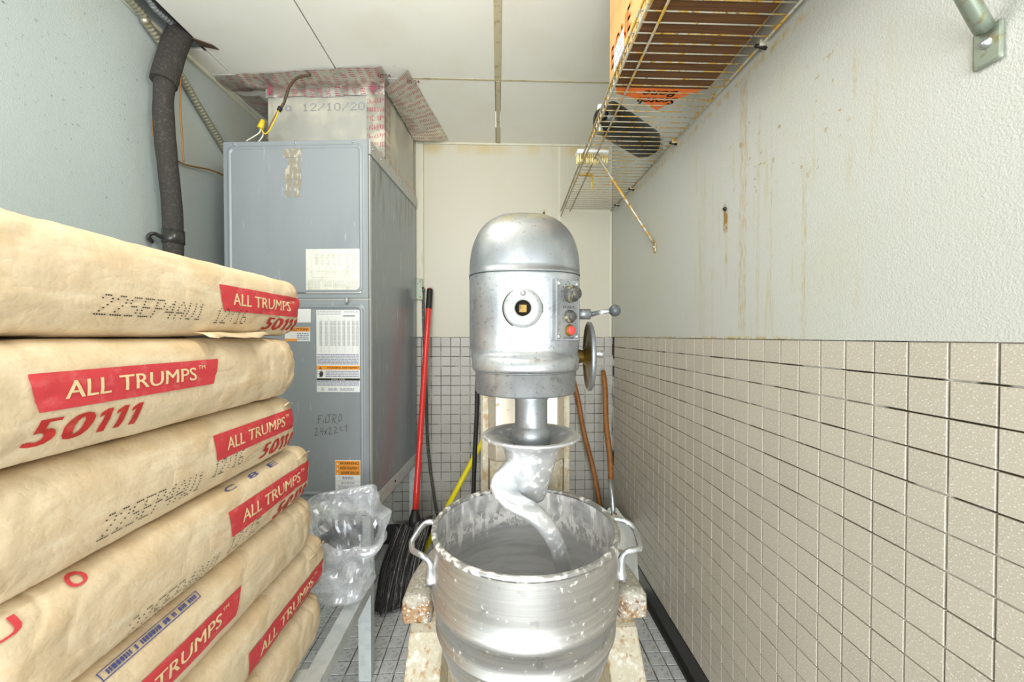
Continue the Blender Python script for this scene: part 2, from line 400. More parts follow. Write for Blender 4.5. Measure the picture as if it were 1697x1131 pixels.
class MB:
    def __init__(s):
        s.v, s.f, s.mi, s.sm, s.uv = [], [], [], [], {}
        s.cur = 0

    def face(s, f, smooth=False):
        s.f.append(tuple(f))
        s.mi.append(s.cur)
        s.sm.append(smooth)

    def add(s, vs, fs, smooth=False):
        k = len(s.v)
        s.v += [tuple(p) for p in vs]
        for f in fs:
            s.face([i + k for i in f], smooth)

    def add3(s, vs):
        s.add(vs, [tuple(range(len(vs)))])
        return s

    def box(s, x0, x1, y0, y1, z0, z1, ch=0.0, mtx=None):
        if ch <= 0:
            vs = [(x, y, z) for z in (z0, z1) for y in (y0, y1) for x in (x0, x1)]
            fs = [(0, 2, 3, 1), (4, 5, 7, 6), (0, 1, 5, 4), (2, 6, 7, 3), (0, 4, 6, 2), (1, 3, 7, 5)]
        else:
            bm = bmesh.new()
            bmesh.ops.create_cube(bm, size=1)
            for q in bm.verts:
                q.co = ((x0 + x1) / 2 + q.co.x * (x1 - x0), (y0 + y1) / 2 + q.co.y * (y1 - y0), (z0 + z1) / 2 + q.co.z * (z1 - z0))
            bmesh.ops.bevel(bm, geom=bm.edges[:], offset=ch, segments=2, profile=0.5, affect='EDGES')
            bm.verts.index_update()
            vs = [q.co.copy() for q in bm.verts]
            fs = [[q.index for q in f.verts] for f in bm.faces]
            bm.free()
        if mtx:
            vs = [mtx @ V(p) for p in vs]
        s.add(vs, fs)
        return s

    def grid(s, rows, closed=False, smooth=True, capa=False, capb=False):
        k = len(s.v)
        n = len(rows[0])
        for r in rows:
            s.v += [tuple(p) for p in r]
        for i in range(len(rows) - 1):
            for j in range(n if closed else n - 1):
                a, b = k + i * n + j, k + i * n + (j + 1) % n
                s.face((a, b, b + n, a + n), smooth)
        if capa:
            s.face([k + j for j in range(n)][::-1])
        if capb:
            s.face([k + (len(rows) - 1) * n + j for j in range(n)])
        return s

    def tube(s, pts, r, n=10, cap=True, flat=1.0):
        pts = [V(p) for p in pts]
        rs = r if isinstance(r, (list, tuple)) else [r] * len(pts)
        rows = []
        up = None
        for i, p in enumerate(pts):
            t = (pts[min(i + 1, len(pts) - 1)] - pts[max(i - 1, 0)]).normalized()
            if up is None:
                up = V((0, 0, 1)) if abs(t.z) < 0.9 else V((1, 0, 0))
            a = t.cross(up).normalized()
            up = a.cross(t).normalized()
            rows.append([p + (a * cos(2 * pi * j / n) + up * sin(2 * pi * j / n) * flat) * rs[i] for j in range(n)])
        s.grid(rows, True, True, cap, cap)
        return s

    def lathe(s, prof, n=48, c=(0, 0, 0), axis='Z', arc=None):
        rows = []
        for (r, h) in prof:
            row = []
            for j in range(n):
                a = 2 * pi * j / n
                x, y = r * cos(a), r * sin(a)
                p = {'Z': (x, y, h), 'Y': (x, h, -y), 'X': (h, x, y)}[axis]
                row.append((c[0] + p[0], c[1] + p[1], c[2] + p[2]))
            rows.append(row)
        s.grid(rows, True, True)
        return s

    def prism(s, poly, a0, a1, axis='X'):
        """poly: 2D outline, pushed out along axis between a0 and a1"""
        n = len(poly)
        def P(p, a):
            return {'X': (a, p[0], p[1]), 'Y': (p[0], a, p[1]), 'Z': (p[0], p[1], a)}[axis]
        s.add([P(p, a0) for p in poly] + [P(p, a1) for p in poly],
              [tuple(range(n))[::-1], tuple(range(n, 2 * n))] + [(i, (i + 1) % n, (i + 1) % n + n, i + n) for i in range(n)])
        return s

    def build(s, name, mats, parent=None, bevel=0.0, uv=None, label=None, auto=True):
        me = bpy.data.meshes.new(name)
        me.from_pydata(s.v, [], s.f)
        for m in (mats if isinstance(mats, (list, tuple)) else [mats]):
            me.materials.append(m)
        me.polygons.foreach_set('material_index', s.mi)
        me.polygons.foreach_set('use_smooth', s.sm)
        if uv:
            l = me.uv_layers.new()
            for lp in me.loops:
                l.data[lp.index].uv = uv(me.vertices[lp.vertex_index].co)
        me.update()
        bm = bmesh.new()
        bm.from_mesh(me)
        bmesh.ops.recalc_face_normals(bm, faces=bm.faces)
        bm.to_mesh(me)
        bm.free()
        o = bpy.data.objects.new(name, me)
        COL.objects.link(o)
        if parent:
            o.parent = parent
        if bevel:
            b = o.modifiers.new('bevel', 'BEVEL')
            b.width, b.segments, b.limit_method, b.angle_limit = bevel, 2, 'ANGLE', R(35)
        if label:
            o['label'] = label
        if name in PRINT:
            o['kind'] = 'stuff'
        return o


def tag(o, label, cat, group=None, kind=None):
    o['label'], o['category'] = label, cat
    if group:
        o['group'] = group
    if kind:
        o['kind'] = kind
    return o


def thing(name, label, cat, loc=(0, 0, 0), rz=0.0, group=None):
    o = bpy.data.objects.new(name, None)
    o.empty_display_size = 0.05
    COL.objects.link(o)
    o.location, o.rotation_euler = loc, (0, 0, rz)
    return tag(o, label, cat, group)


def spline(pts, n=8):
    P = [V(p) for p in pts]
    P = [P[0] * 2 - P[1]] + P + [P[-1] * 2 - P[-2]]
    out = []
    for i in range(1, len(P) - 2):
        for k in range(n):
            t = k / n
            a, b, c, d = P[i - 1], P[i], P[i + 1], P[i + 2]
            out.append(0.5 * ((2 * b) + (c - a) * t + (2 * a - 5 * b + 4 * c - d) * t * t + (3 * b - a - 3 * c + d) * t ** 3))
    out.append(P[-2])
    return out


_txt = {}


def text2d(s, bold=0.0, shear=0.0):
    """outline of a line of lettering as flat faces: width and height come out in units of the cap height"""
    key = (s, bold, shear)
    if key in _txt:
        return _txt[key]
    cu = bpy.data.curves.new('lettering', 'FONT')
    cu.body, cu.size, cu.offset, cu.shear = s, 1.0, bold, shear
    cu.resolution_u = 3
    ob = bpy.data.objects.new('lettering', cu)
    COL.objects.link(ob)
    dg = bpy.context.evaluated_depsgraph_get()
    me = bpy.data.meshes.new_from_object(ob.evaluated_get(dg))
    vs = [(q.co.x, q.co.y) for q in me.vertices]
    fs = [tuple(p.vertices) for p in me.polygons]
    bpy.data.objects.remove(ob)
    bpy.data.meshes.remove(me)
    x0, x1 = min(p[0] for p in vs), max(p[0] for p in vs)
    y0, y1 = min(p[1] for p in vs), max(p[1] for p in vs)
    _txt[key] = ([((p[0] - x0) / (x1 - x0), (p[1] - y0) / (y1 - y0)) for p in vs], fs)
    return _txt[key]


def letter(mb, s, u0, u1, v0, v1, fn, bold=0.0, shear=0.0, cell=None):
    """heavier lettering is set twice over, a little apart"""
    if bold:
        d = bold * (v1 - v0)
        for k in ((-1, 1) if bold < 0.05 else (-1, 0, 1)):
            letter1(mb, s, u0 + d * k, u1 + d * k, v0, v1, fn, 0.0, shear, cell)
    else:
        letter1(mb, s, u0, u1, v0, v1, fn, 0.0, shear, cell)


def letter1(mb, s, u0, u1, v0, v1, fn, bold=0.0, shear=0.0, cell=None):
    """lay a word into the rectangle u0..u1 x v0..v1 and carry it onto a surface with fn(u, v)"""
    vs, fs = text2d(s, bold, shear)
    vs = [(u0 + p[0] * (u1 - u0), v0 + p[1] * (v1 - v0)) for p in vs]
    if cell:
        bm = bmesh.new()
        bv = [bm.verts.new((p[0], p[1], 0)) for p in vs]
        for f in fs:
            try:
                bm.faces.new([bv[i] for i in f])
            except ValueError:
                pass
        for ax, a, b in ((0, u0, u1), (1, v0, v1)):
            k = a + cell
            while k < b:
                bmesh.ops.bisect_plane(bm, geom=bm.verts[:] + bm.edges[:] + bm.faces[:], dist=1e-6,
                                       plane_co=(k, 0, 0) if ax == 0 else (0, k, 0), plane_no=(1, 0, 0) if ax == 0 else (0, 1, 0))
                k += cell
        bm.verts.index_update()
        vs = [(q.co.x, q.co.y) for q in bm.verts]
        fs = [[q.index for q in f.verts] for f in bm.faces]
        bm.free()
    mb.add([fn(*p) for p in vs], fs)


DOT = {'2': '0111010001000010001000100010001111 1', 'S': '01111100001000001110000010000111110', 'E': '11111100001000011110100001000011111',
       'P': '11110100011000111110100001000010000', '4': '00010001100101010010111110001000010', 'A': '00100010101000110001111111000110001',
       'U': '10001100011000110001100011000101110', '1': '00100011000010000100001000010001110', ':': '00000001000010000000001000010000000',
       '6': '00110010001000011110100011000101110', '5': '11111100001111000001000011000101110', '0': '01110100011000110001100011000101110',
       '/': '00001000010001000100010001000010000', ' ': '0' * 35}
DOT['2'] = '01110100010000100010001000100011111'


def dots(mb, s, u0, u1, v0, v1, fn, r=0.0016, slant=0.0):
    n = len(s)
    for i, ch in enumerate(s):
        for k, b in enumerate(DOT[ch]):
            if b != '1':
                continue
            row, cx = divmod(k, 5)
            u = u0 + (u1 - u0) * (i + (cx + 0.5) / 6.2) / n
            v = v1 - (v1 - v0) * (row + 0.5) / 7
            u += slant * (v - v0)
            q = [fn(u - r, v - r * 0.7), fn(u + r, v - r * 0.7), fn(u + r, v + r * 0.7), fn(u - r, v + r * 0.7)]
            mb.add(q, [(0, 1, 2, 3)])


# ---------------------------------------------------------------- the room
XR, XL, YB, YF, ZC = 0.696, -1.285, 2.364, -0.9, 2.403
TB, TT = 0.10, 1.237          # tile band
random.seed(4)


def struct(o, label, cat):
    return tag(o, label, cat, kind='structure')


def tile_mesh(name, w, h, t, ch, m, axis):
    """one tile lying against its wall: five faces with a chamfered front"""
    a, b = w / 2, h / 2
    vs = [(-a, -b, 0), (a, -b, 0), (a, b, 0), (-a, b, 0), (-a, -b, t - ch), (a, -b, t - ch), (a, b, t - ch), (-a, b, t - ch),
          (-a + ch, -b + ch, t), (a - ch, -b + ch, t), (a - ch, b - ch, t), (-a + ch, b - ch, t)]
    fs = [(0, 1, 5, 4), (1, 2, 6, 5), (2, 3, 7, 6), (3, 0, 4, 7), (4, 5, 9, 8), (5, 6, 10, 9), (6, 7, 11, 10), (7, 4, 8, 11), (8, 9, 10, 11)]
    f = {'X': lambda p: (-p[2], p[0], p[1]), 'Y': lambda p: (p[0], -p[2], p[1]), 'Z': lambda p: (p[0], p[1], p[2])}[axis]
    me = bpy.data.meshes.new(name)
    me.from_pydata([f(p) for p in vs], [], fs)
    bm = bmesh.new()
    bm.from_mesh(me)
    bmesh.ops.recalc_face_normals(bm, faces=bm.faces)
    bm.to_mesh(me)
    bm.free()
    me.materials.append(m)
    return me, [f(p) for p in vs], fs


def lay_tiles(parent, spots, seen, w, h, t, ch, m, axis):
    """the 300 tiles that show largest are parts; the rest is one joined part"""
    me, vs, fs = tile_mesh('tile', w, h, t, ch, m, axis)
    order = sorted(range(len(spots)), key=lambda i: seen(spots[i]))
    rest = MB()
    for k, i in enumerate(order):
        p = spots[i]
        j = (random.uniform(-1, 1) * 0.0004, random.uniform(-1, 1) * 0.0004, random.uniform(-1, 1) * 0.0004)
        q = tuple(p[a] + j[a] for a in range(3))
        if k < 300:
            o = bpy.data.objects.new('tile', me)
            COL.objects.link(o)
            o.parent = parent
            o.location = q
        else:
            rest.add([(v[0] + q[0], v[1] + q[1], v[2] + q[2]) for v in vs], fs)
    if rest.v:
        o = rest.build('tile_field', m, parent)
        o['kind'] = 'stuff'


# right wall
wr = MB().box(XR + 0.005, XR + 0.12, YF, YB + 0.1, 0, ZC + 0.1).build('wall_right', M['grout'])
struct(wr, 'right wall, white pebbled panel above a band of beige speckled tiles', 'wall')
MB().box(XR - 0.003, XR + 0.006, YF, YB, TT, ZC).build('wall_panel', M['panel_right'], wr)
S = 0.06
ys = [0.517 - 0.03 + S * k for k in range(-6, 32)]
spots = [(XR + 0.005, y, TT - S / 2 - S * 0.997 * r) for y in ys for r in range(19) if y < YB - 0.02]
lay_tiles(wr, spots, lambda p: (0 if abs((p[2] - EYE) / max(p[1], 0.05)) < 0.93 and p[1] > 0.45 else 50) + p[1], 0.057, 0.0568, 0.0055, 0.0008, M['tile_right'], 'X')
# back wall
wb = MB().box(XL - 0.1, XR + 0.12, YB + 0.005, YB + 0.12, 0, ZC + 0.1).build('wall_back', M['grout_back'])
struct(wb, 'back wall, cream panels above a band of grey tiles', 'wall')
for a, b in ((XL, -0.47), (-0.452, 0.362), (0.376, XR)):
    MB().box(a + 0.001, b - 0.001, YB - 0.003, YB + 0.006, TT, ZC).build('wall_panel', M['panel_back'], wb)
MB().box(-0.492, -0.446, YB - 0.022, YB, TT, ZC).build('pipe_cover', M['trim'], wb, 0.004)
MB().box(0.36, 0.378, YB - 0.006, YB - 0.001, TT, ZC).build('joint_strip', M['trim'], wb, 0.002)
MB().box(0.674, 0.692, YB - 0.010, YB - 0.001, TT, ZC).build('corner_strip', M['trim'], wb, 0.003)
MB().box(XL, 0.69, YB - 0.012, YB - 0.001, ZC - 0.012, ZC).build('ceiling_strip', M['trim'], wb, 0.002)
T = 0.0585
xs = [(716.1 - 826) / 645 * YB - 0.003 + T / 2 + T * k for k in range(-14, 19)]
spots = [(x, YB + 0.005, TT - T / 2 - T * r - 0.001) for x in xs for r in range(19) if x < XR - 0.02 and TT - T * (r + 1) > TB - 0.03]


cut = max(x for x in xs if x < XR - 0.02) + T / 2
for r_ in range(19):
    MB().box(cut + 0.0015, XR - 0.001, YB - 0.001, YB + 0.005, TT - T * (r_ + 1) + 0.001, TT - T * r_ - 0.002).build('tile', M['tile'], wb)


def back_seen(p):
    hid = p[0] < -0.50 or (-0.07 < p[0] < 0.32 and p[2] > 0.3) or (p[2] < 0.36 and -0.33 < p[0] < 0.56)
    return (50 if hid else 0) - p[2]


lay_tiles(wb, spots, back_seen, 0.0552, 0.0552, 0.006, 0.0012, M['tile'], 'Y')
# left wall
wl = MB().box(XL - 0.12, XL, YF, YB + 0.1, 0, ZC + 0.1).build('wall_left', M['panel_left'])
struct(wl, 'left wall of pale pebbled panel', 'wall')
# black cove bases
struct(MB().prism([(XR + 0.002, 0.0), (XR - 0.02, 0.0), (XR - 0.016, 0.012), (XR - 0.006, 0.03), (XR - 0.004, 0.1), (XR + 0.002, 0.102)], YF, YB, 'Y').build('baseboard_right', M['base']),
       'black cove base along the foot of the beige tiled wall', 'baseboard')
struct(MB().prism([(YB + 0.002, 0.0), (YB - 0.03, 0.0), (YB - 0.02, 0.012), (YB - 0.008, 0.03), (YB - 0.005, 0.1), (YB + 0.002, 0.102)], XL, XR - 0.021, 'X').build('baseboard_back', M['base']),
       'black cove base along the foot of the grey tiled back wall', 'baseboard')
# floor
fl = MB().box(XL - 0.1, XR + 0.1, YF, YB + 0.1, -0.08, -0.004).build('floor', M['grout_floor'])
struct(fl, 'floor of small worn grey tiles with dirty grout', 'floor')
spots = []
for i in range(-33, 1):
    for j in range(-12, 16):
        x, y = 0.636 + 0.03 + S * i, 1.4325 + 0.03 + S * j
        if x < XR - 0.02 and y < YB - 0.02 and x > XL:
            spots.append((x, y, -0.004))


def floor_seen(p):
    x, y, z = p
    vis = y > 1.36 and ((-0.62 < x < 0.0) or x > 0.38 or (-0.95 < x and y > 1.45))
    return (0 if vis else 50) + y


lay_tiles(fl, spots, floor_seen, 0.056, 0.056, 0.004, 0.001, M['tile_floor'], 'Z')
# ceiling: a slab with a slot cut for the pipes by the left wall, panels below it
ce = MB().box(XL - 0.1, XR + 0.1, YF, YB + 0.1, ZC + 0.25, ZC + 0.3).build('ceiling', M['void'])
struct(ce, 'cream panelled ceiling with a narrow batten', 'ceiling')
g = 0.003
for a, b, c, d in ((XL, -1.185, 1.635, 1.778), (-1.185, -0.705, YF, 1.778), (-0.705, -0.012, YF, 1.778), (0.008, XR, YF, 1.778),
                   (XL, -0.705, 1.782, YB), (-0.705, -0.012, 1.782, YB), (0.008, XR, 1.782, YB)):
    MB().box(a + (g if a > XL else 0), b - (g if b < XR else 0), c, d, ZC, ZC + 0.012).build('ceiling_panel', M['ceiling'], ce, 0.0015)
MB().box(-0.017, 0.012, YF, 1.777, ZC - 0.003, ZC + 0.006).build('batten', M['batten'], ce, 0.001)
MB().box(-0.012, 0.010, 1.783, YB - 0.012, ZC - 0.003, ZC + 0.006).build('batten', M['batten'], ce, 0.001)
MB().box(-0.40, XR, 1.774, 1.786, ZC - 0.001, ZC + 0.006).build('batten', M['batten'], ce, 0.001)
MB().box(-1.19, -1.182, YF, 1.635, ZC - 0.002, ZC + 0.2).build('slot_edge', M['void'], ce)
MB().box(XL, XL + 0.018, YF, YB, ZC - 0.016, ZC).build('trim_left', M['trim'], ce, 0.003)
MB().box(XL - 0.1, XR + 0.1, YF - 0.0, YF + 0.02, ZC, ZC + 0.3).build('slot_end', M['void'], ce)

# ---------------------------------------------------------------- flour sacks
LB, AB, BB, DB, PB = 0.70, 0.21, 0.0733, 0.05, 2.7      # length, half width, half thickness, corner depth, roundness


_txt[('1 ', 0.0, 0.0)] = ([(0.22, 0), (0.62, 0), (1.0, 1.0), (0.70, 1.0), (0.30, 0.84), (0.22, 0.66), (0.52, 0.76)], [(0, 1, 6), (1, 2, 6), (2, 3, 6), (3, 4, 6), (4, 5, 6)])


def bold_number(b, y0, y1, z0, z1, f):
    L = y1 - y0
    letter(b, '5', y0, y0 + 0.24 * L, z0, z1, f, 0.09, 0.35, 0.008)
    letter(b, '0', y0 + 0.27 * L, y0 + 0.50 * L, z0, z1, f, 0.09, 0.35, 0.008)
    for k in range(3):
        letter(b, '1 ', y0 + (0.515 + 0.155 * k) * L, y0 + (0.68 + 0.155 * k) * L, z0, z1, f, 0.0, 0.0, 0.008)


class Sack:
    def __init__(s, seed, loc):
        s.seed = seed
        s.loc = loc
        s.root = None

    def ends(s, y):
        v = min(0.99999, abs(y) / (LB / 2))
        return (1 - v ** 30) ** (1 / 30), (1 - v ** 16) ** (1 / 16)

    def wrinkle(s, y, x, z):
        q = V((x * 4 + s.seed * 7.3, y * 5, z * 8))
        lump = noise.noise(q) * 0.0025 - 0.001
        ee = max(0.0, abs(y) / (LB / 2) - 0.45) / 0.55
        c = abs(noise.noise(V((y * 9 + s.seed * 3, z * 26 + x * 11, s.seed))))
        d = abs(noise.noise(V((y * 24 + s.seed * 5, z * 30 + x * 14, 4.0 + s.seed))))
        return lump + (max(0, 0.25 - c) * -0.012) * (0.35 + ee) + (max(0, 0.2 - d) * -0.010) * (0.15 + ee)

    def side(s, y, z, off=0.0):
        """point of the right-hand side face at distance y along the sack and height z over its middle"""
        ga, gb = s.ends(y)
        t = min(0.999, abs(z) / (BB * gb))
        c = (1 - t ** PB) ** (1 / PB)
        x = (AB - DB) * ga + DB * ga * c
        w = s.wrinkle(y, x, z)
        nz = (t ** (PB - 1)) * (1 if z > 0 else -1)
        nx = max(0.05, c ** (PB - 1)) * 1.3
        L = math.hypot(nx, nz)
        return V((x + (w + off) * nx / L, y, z + (w + off) * nz / L))

    def mesh(s):
        rows = []
        m = 150
        for i in range(m + 1):
            tt = -1 + 2 * i / m
            y = LB / 2 * (abs(tt) ** 0.75) * (1 if tt > 0 else -1)
            if i in (0, m):
                y *= 0.99999
            ga, gb = s.ends(y)
            sec = []
            n = 30
            for sg in (1, -1):
                for k in range(n + 1):
                    a = (-pi / 2 + pi * k / n) * sg
                    cc, ss = abs(cos(a)), sin(a)
                    z = BB * gb * (abs(ss) ** (2 / PB)) * (1 if ss > 0 else -1)
                    x = ((AB - DB) + DB * cc ** (2 / PB)) * ga * sg
                    sec.append((x, z))
                for k in range(1, 10):
                    f = 1 - 2 * k / 10
                    sec.append(((AB - DB) * ga * f * sg, BB * gb * sg))
            row = []
            for (x, z) in sec:
                w = s.wrinkle(y, abs(x), z) if x > 0 else noise.noise(V((x * 6, y * 5, z * 8 + s.seed))) * 0.0015 - 0.001
                t = min(1.0, abs(z) / max(1e-5, BB * gb))
                c = max(0.0, (1 - t ** PB)) ** (1 / PB)
                nz = (t ** (PB - 1)) * (1 if z > 0 else -1)
                nx = max(0.05, c ** (PB - 1)) * 1.3 * (1 if x > 0 else -1)
                L = math.hypot(nx, nz)
                if abs(x) < AB - DB - 0.001:
                    row.append((x, y, z + w * 0.4 * (1 if z > 0 else -1)))
                else:
                    row.append((x + w * nx / L, y, z + w * nz / L))
            rows.append(row)
        b = MB()
        b.grid(rows, True, True, True, True)
        return b

    def make(s, label):
        s.root = thing('flour_sack', label, 'sack', (s.loc[0], s.loc[1], s.loc[2]), 0, 'flour sacks in the stack on the left')
        for ch_name, mb, m in [('paper_sack', s.mesh(), M['kraft'])]:
            o = mb.build(ch_name, m, s.root)
            o.location.z = BB
        return s

    def part(s, name, mb, m, label=None):
        o = mb.build(name, m, s.root, label=label)
        o.location.z = BB
        return o

    # coordinates below are room coordinates (y, z), as measured on the sack's face
    def fn(s, off):
        return lambda y, z: s.side(y - s.loc[1], z - s.loc[2] - BB, off)

    def brand(s, y0, y1, z0, z1):
        f = s.fn(0.0016)
        b = MB()
        nu, nv = 40, 10
        b.grid([[f(y0 + 0.008 * (1 - j / nv) ** 1.5 + (y1 - y0 - 0.008 * (1 - j / nv) ** 1.5 + 0.006 * j / nv - 0.008 * (1 - j / nv) ** 1.5) * i / nu, z0 + (z1 - z0) * j / nv) for i in range(nu + 1)] for j in range(nv + 1)])
        s.part('red_band', b, M['red_ink'])
        f = s.fn(0.0022)
        b = MB()
        h = z1 - z0
        L = y1 - y0
        letter(b, 'ALL', y0 + L * 0.12, y0 + L * 0.31, z0 + h * 0.26, z0 + h * 0.74, f, 0.025, 0, 0.008)
        letter(b, 'TRUMPS', y0 + L * 0.35, y0 + L * 0.83, z0 + h * 0.26, z0 + h * 0.74, f, 0.025, 0, 0.008)
        letter(b, 'TM', y0 + L * 0.845, y0 + L * 0.90, z0 + h * 0.66, z0 + h * 0.80, f, 0.01, 0, 0.008)
        s.part('lettering', b, M['paper_ink'])

    def number(s, y0, y1, z0, z1):
        b = MB()
        bold_number(b, y0, y1, z0, z1, s.fn(0.0018))
        s.part('number_print', b, M['red_number'])

    def code(s, runs):
        b = MB()
        for (t, y0, y1, z0, z1) in runs:
            dots(b, t, y0, y1, z0, z1, s.fn(0.0018), 0.0013, 0.35)
        s.part('dotted_date_code', b, M['black_ink'])


BX = -0.515 - AB
zb = [0.3625 + 0.1467 * (6 - i) for i in range(7)]
far = [1.045, 1.005, 1.022, 1.09, 1.105, 1.185, 1.15]
dx = [0.0, 0.008, -0.004, 0.002, 0.0, 0.0, 0.004]
names = ['topmost flour sack of the stack, red band low on its far end',
         'second flour sack from the top, red band at its near end',
         'third flour sack from the top of the brown paper stack',
         'fourth sack from the top, a ring of red ink near its upper edge',
         'fifth flour sack down, plain far end and red band towards the front',
         'second lowest flour sack, red band out by its far end',
         'lowest flour sack, plain paper, resting on the galvanised stand']
sacks = [Sack(i + 1, (BX + dx[i], far[i] - LB / 2, zb[i])).make(names[i]) for i in range(7)]
s1, s2, s3, s4, s5, s6, s7 = sacks
s1.brand(0.742, 1.032, 1.293, 1.342); s1.number(0.886, 1.026, 1.258, 1.287)
s1.code([('22SEP4AU1', 0.516, 0.70, 1.272, 1.302), ('12:16', 0.725, 0.82, 1.268, 1.298)])
s2.brand(0.44, 0.72, 1.160, 1.204); s2.number(0.438, 0.575, 1.122, 1.151)
s3.brand(0.728, 1.008, 1.013, 1.062); s3.number(0.874, 1.006, 0.972, 1.003)
s3.code([('22SEP4AU1', 0.52, 0.70, 0.976, 1.008), ('12:16', 0.722, 0.81, 0.985, 1.014)])
s4.brand(0.757, 1.074, 0.856, 0.908); s4.number(0.918, 1.066, 0.818, 0.848)
s4.code([('22SEP4AU1', 0.55, 0.735, 0.812, 0.845), ('12:15', 0.755, 0.85, 0.826, 0.856)])
s5.brand(0.49, 0.785, 0.695, 0.745); s5.number(0.62, 0.74, 0.662, 0.688) if False else None
s6.brand(0.812, 1.155, 0.525, 0.58) if False else s6.brand(0.812, 1.155, 0.535, 0.588)
s6.number(0.99, 1.15, 0.512, 0.53) if False else None
b = MB()
bold_number(b, 0.99, 1.155, 0.5125, 0.531, s6.fn(0.0018))
s6.part('number_print', b, M['red_number'])
s6.code([('12:15', 0.83, 0.92, 0.513, 0.532)])
# stray print on the upper edge of the fourth sack and a blue box line
b = MB()
letter(b, 'o', 0.492, 0.513, 0.932, 0.946, s4.fn(0.0018), 0.03, 0, 0.006)
letter(b, 'U', 0.405, 0.44, 0.924, 0.940, s4.fn(0.0018), 0.03, 0, 0.006)
s4.part('red_print', b, M['red_ink'])
b = MB()
for k, ch in enumerate('C8E'):
    letter(b, ch, 0.775 + 0.072 * k, 0.805 + 0.072 * k, 0.939, 0.9455, s4.fn(0.0018), 0.03, 0, 0.006)
s4.part('blue_print', b, M['blue_ink'])
b = MB()
f = s5.fn(0.0018)
for (za, zc) in ((0.7945, 0.7952), (0.7845, 0.7857)):
    b.grid([[f(0.53 + 0.17 * i / 20, z) for i in range(21)] for z in (za, zc)])
for ya in (0.53, 0.6985):
    b.grid([[f(y, 0.785 + 0.010 * i / 6) for i in range(7)] for y in (ya, ya + 0.0015)])
random.seed(8)
y = 0.535
while y < 0.692:
    ww = random.uniform(0.002, 0.005)
    if random.random() < 0.85:
        b.grid([[f(y + ww * i, z) for i in (0, 1)] for z in (0.7875, 0.7900, 0.793)])
    y += ww + 0.0016
s5.part('blue_boxed_print', b, M['blue_ink'])


def flap(sk, y, z, ln, seed):
    """a folded ear of paper at the far upper corner of a sack"""
    random.seed(seed)
    b = MB()
    n = 8
    rows = []
    for i in range(n + 1):
        t = i / n
        p = sk.side(y - sk.loc[1] - ln * (1 - t), z - sk.loc[2] - BB, 0.001)
        q = p + V((0.007 + 0.004 * sin(t * 7), 0.0, 0.006 + 0.004 * sin(t * 5)))
        r = p + V((0.002, 0.002, 0.0))
        rows.append([r, (r + q) / 2 + V((0.003 * sin(t * 11), 0, 0)), q])
    b.grid(rows)
    o = sk.part('paper_ear', b, M['kraft'])
    so = o.modifiers.new('thickness', 'SOLIDIFY')
    so.thickness = 0.0012


flap(s4, 1.085, 0.925, 0.07, 1)
flap(s6, 1.178, 0.63, 0.10, 2)
flap(s3, 1.015, 1.072, 0.05, 3)
# torn strip of paper hanging out between the two upper sacks
b = MB()
rows = []
for i in range(15):
    t = i / 14
    p = s1.side(0.70 + 0.20 * t - s1.loc[1], -BB * 0.88, 0.001)
    d = 0.018 + 0.012 * noise.noise(V((t * 6, 1.3, 0))) + 0.012 * sin(pi * t)
    rows.append([p, p + V((d * 0.7, 0, -0.002 + 0.003 * sin(t * 9))), p + V((d * 1.2, 0, -d * 0.35))])
b.grid(rows)
s1.part('torn_paper', b, M['kraft']).modifiers.new('thickness', 'SOLIDIFY').thickness = 0.0008

# ---------------------------------------------------------------- stands
t = thing('sack_stand', 'low galvanised angle stand under the flour sacks', 'stand', (-0.8, 0.8, 0))


def loc(o, x0, x1, y0, y1, z0, z1, base):
    return (x0 - base[0], x1 - base[0], y0 - base[1], y1 - base[1], z0 - base[2], z1 - base[2])


base = (-0.8, 0.8, 0)
for (x0, x1) in ((-0.505, -0.457), (-1.18, -1.132)):
    MB().box(*loc(0, x0, x1, 0.15, 1.44, 0.318, 0.362, base)).build('rail', M['galv'], t, 0.002)
    for (y0, y1) in ((1.40, 1.44), (0.2, 0.24)):
        MB().box(*loc(0, x0 + 0.001, x1 - 0.001, y0, y1, 0.0, 0.319, base)).build('leg', M['galv'], t, 0.002)
for (y0, y1) in ((1.405, 1.438), (1.0, 1.04), (0.5, 0.54)):
    MB().box(*loc(0, -1.133, -0.504, y0, y1, 0.322, 0.360, base)).build('crossbar', M['galv'], t, 0.002)

A = R(-4.2)
t = thing('air_handler_stand', 'tall galvanised angle frame holding up the grey air handler', 'stand', (-0.535, 1.626, 0), A)
MB().box(-0.004, 0.004, 0.0, 0.69, 0.49, 0.555).box(-0.045, 0.004, 0, 0.69, 0.49, 0.496).build('rail', M['galv'], t, 0.001)
MB().box(-0.618, -0.610, 0.0, 0.69, 0.49, 0.555).box(-0.618, -0.57, 0, 0.69, 0.49, 0.496).build('rail', M['galv'], t, 0.001)
MB().box(-0.610, -0.005, -0.002, 0.005, 0.50, 0.553).box(-0.610, -0.005, 0.004, 0.04, 0.50, 0.505).build('front_rail', M['ahu_edge'], t, 0.001)
MB().box(-0.608, -0.03, -0.004, -0.0022, 0.515, 0.546).build('paper_strip', M['label_old'], t)
MB().box(-0.610, -0.005, 0.68, 0.688, 0.50, 0.553).build('back_rail', M['galv'], t, 0.001)
for x in (-0.034, -0.614):
    for y in (0.004, 0.65):
        MB().box(x, x + 0.036, y, y + 0.036, 0, 0.4895).build('leg', M['galv'], t, 0.003)
for y in (0.25, 0.5):
    MB().box(-0.610, -0.005, y, y + 0.04, 0.515, 0.553).build('crossbar', M['galv'], t, 0.001)
for (y, z) in ((0.03, 0.512), (0.30, 0.53), (0.66, 0.53)):
    MB().lathe([(0, 0.0078), (0.005, 0.0075), (0.006, 0.004)], 10, (0, y, z), 'X').build('bolt', M['dark'], t)

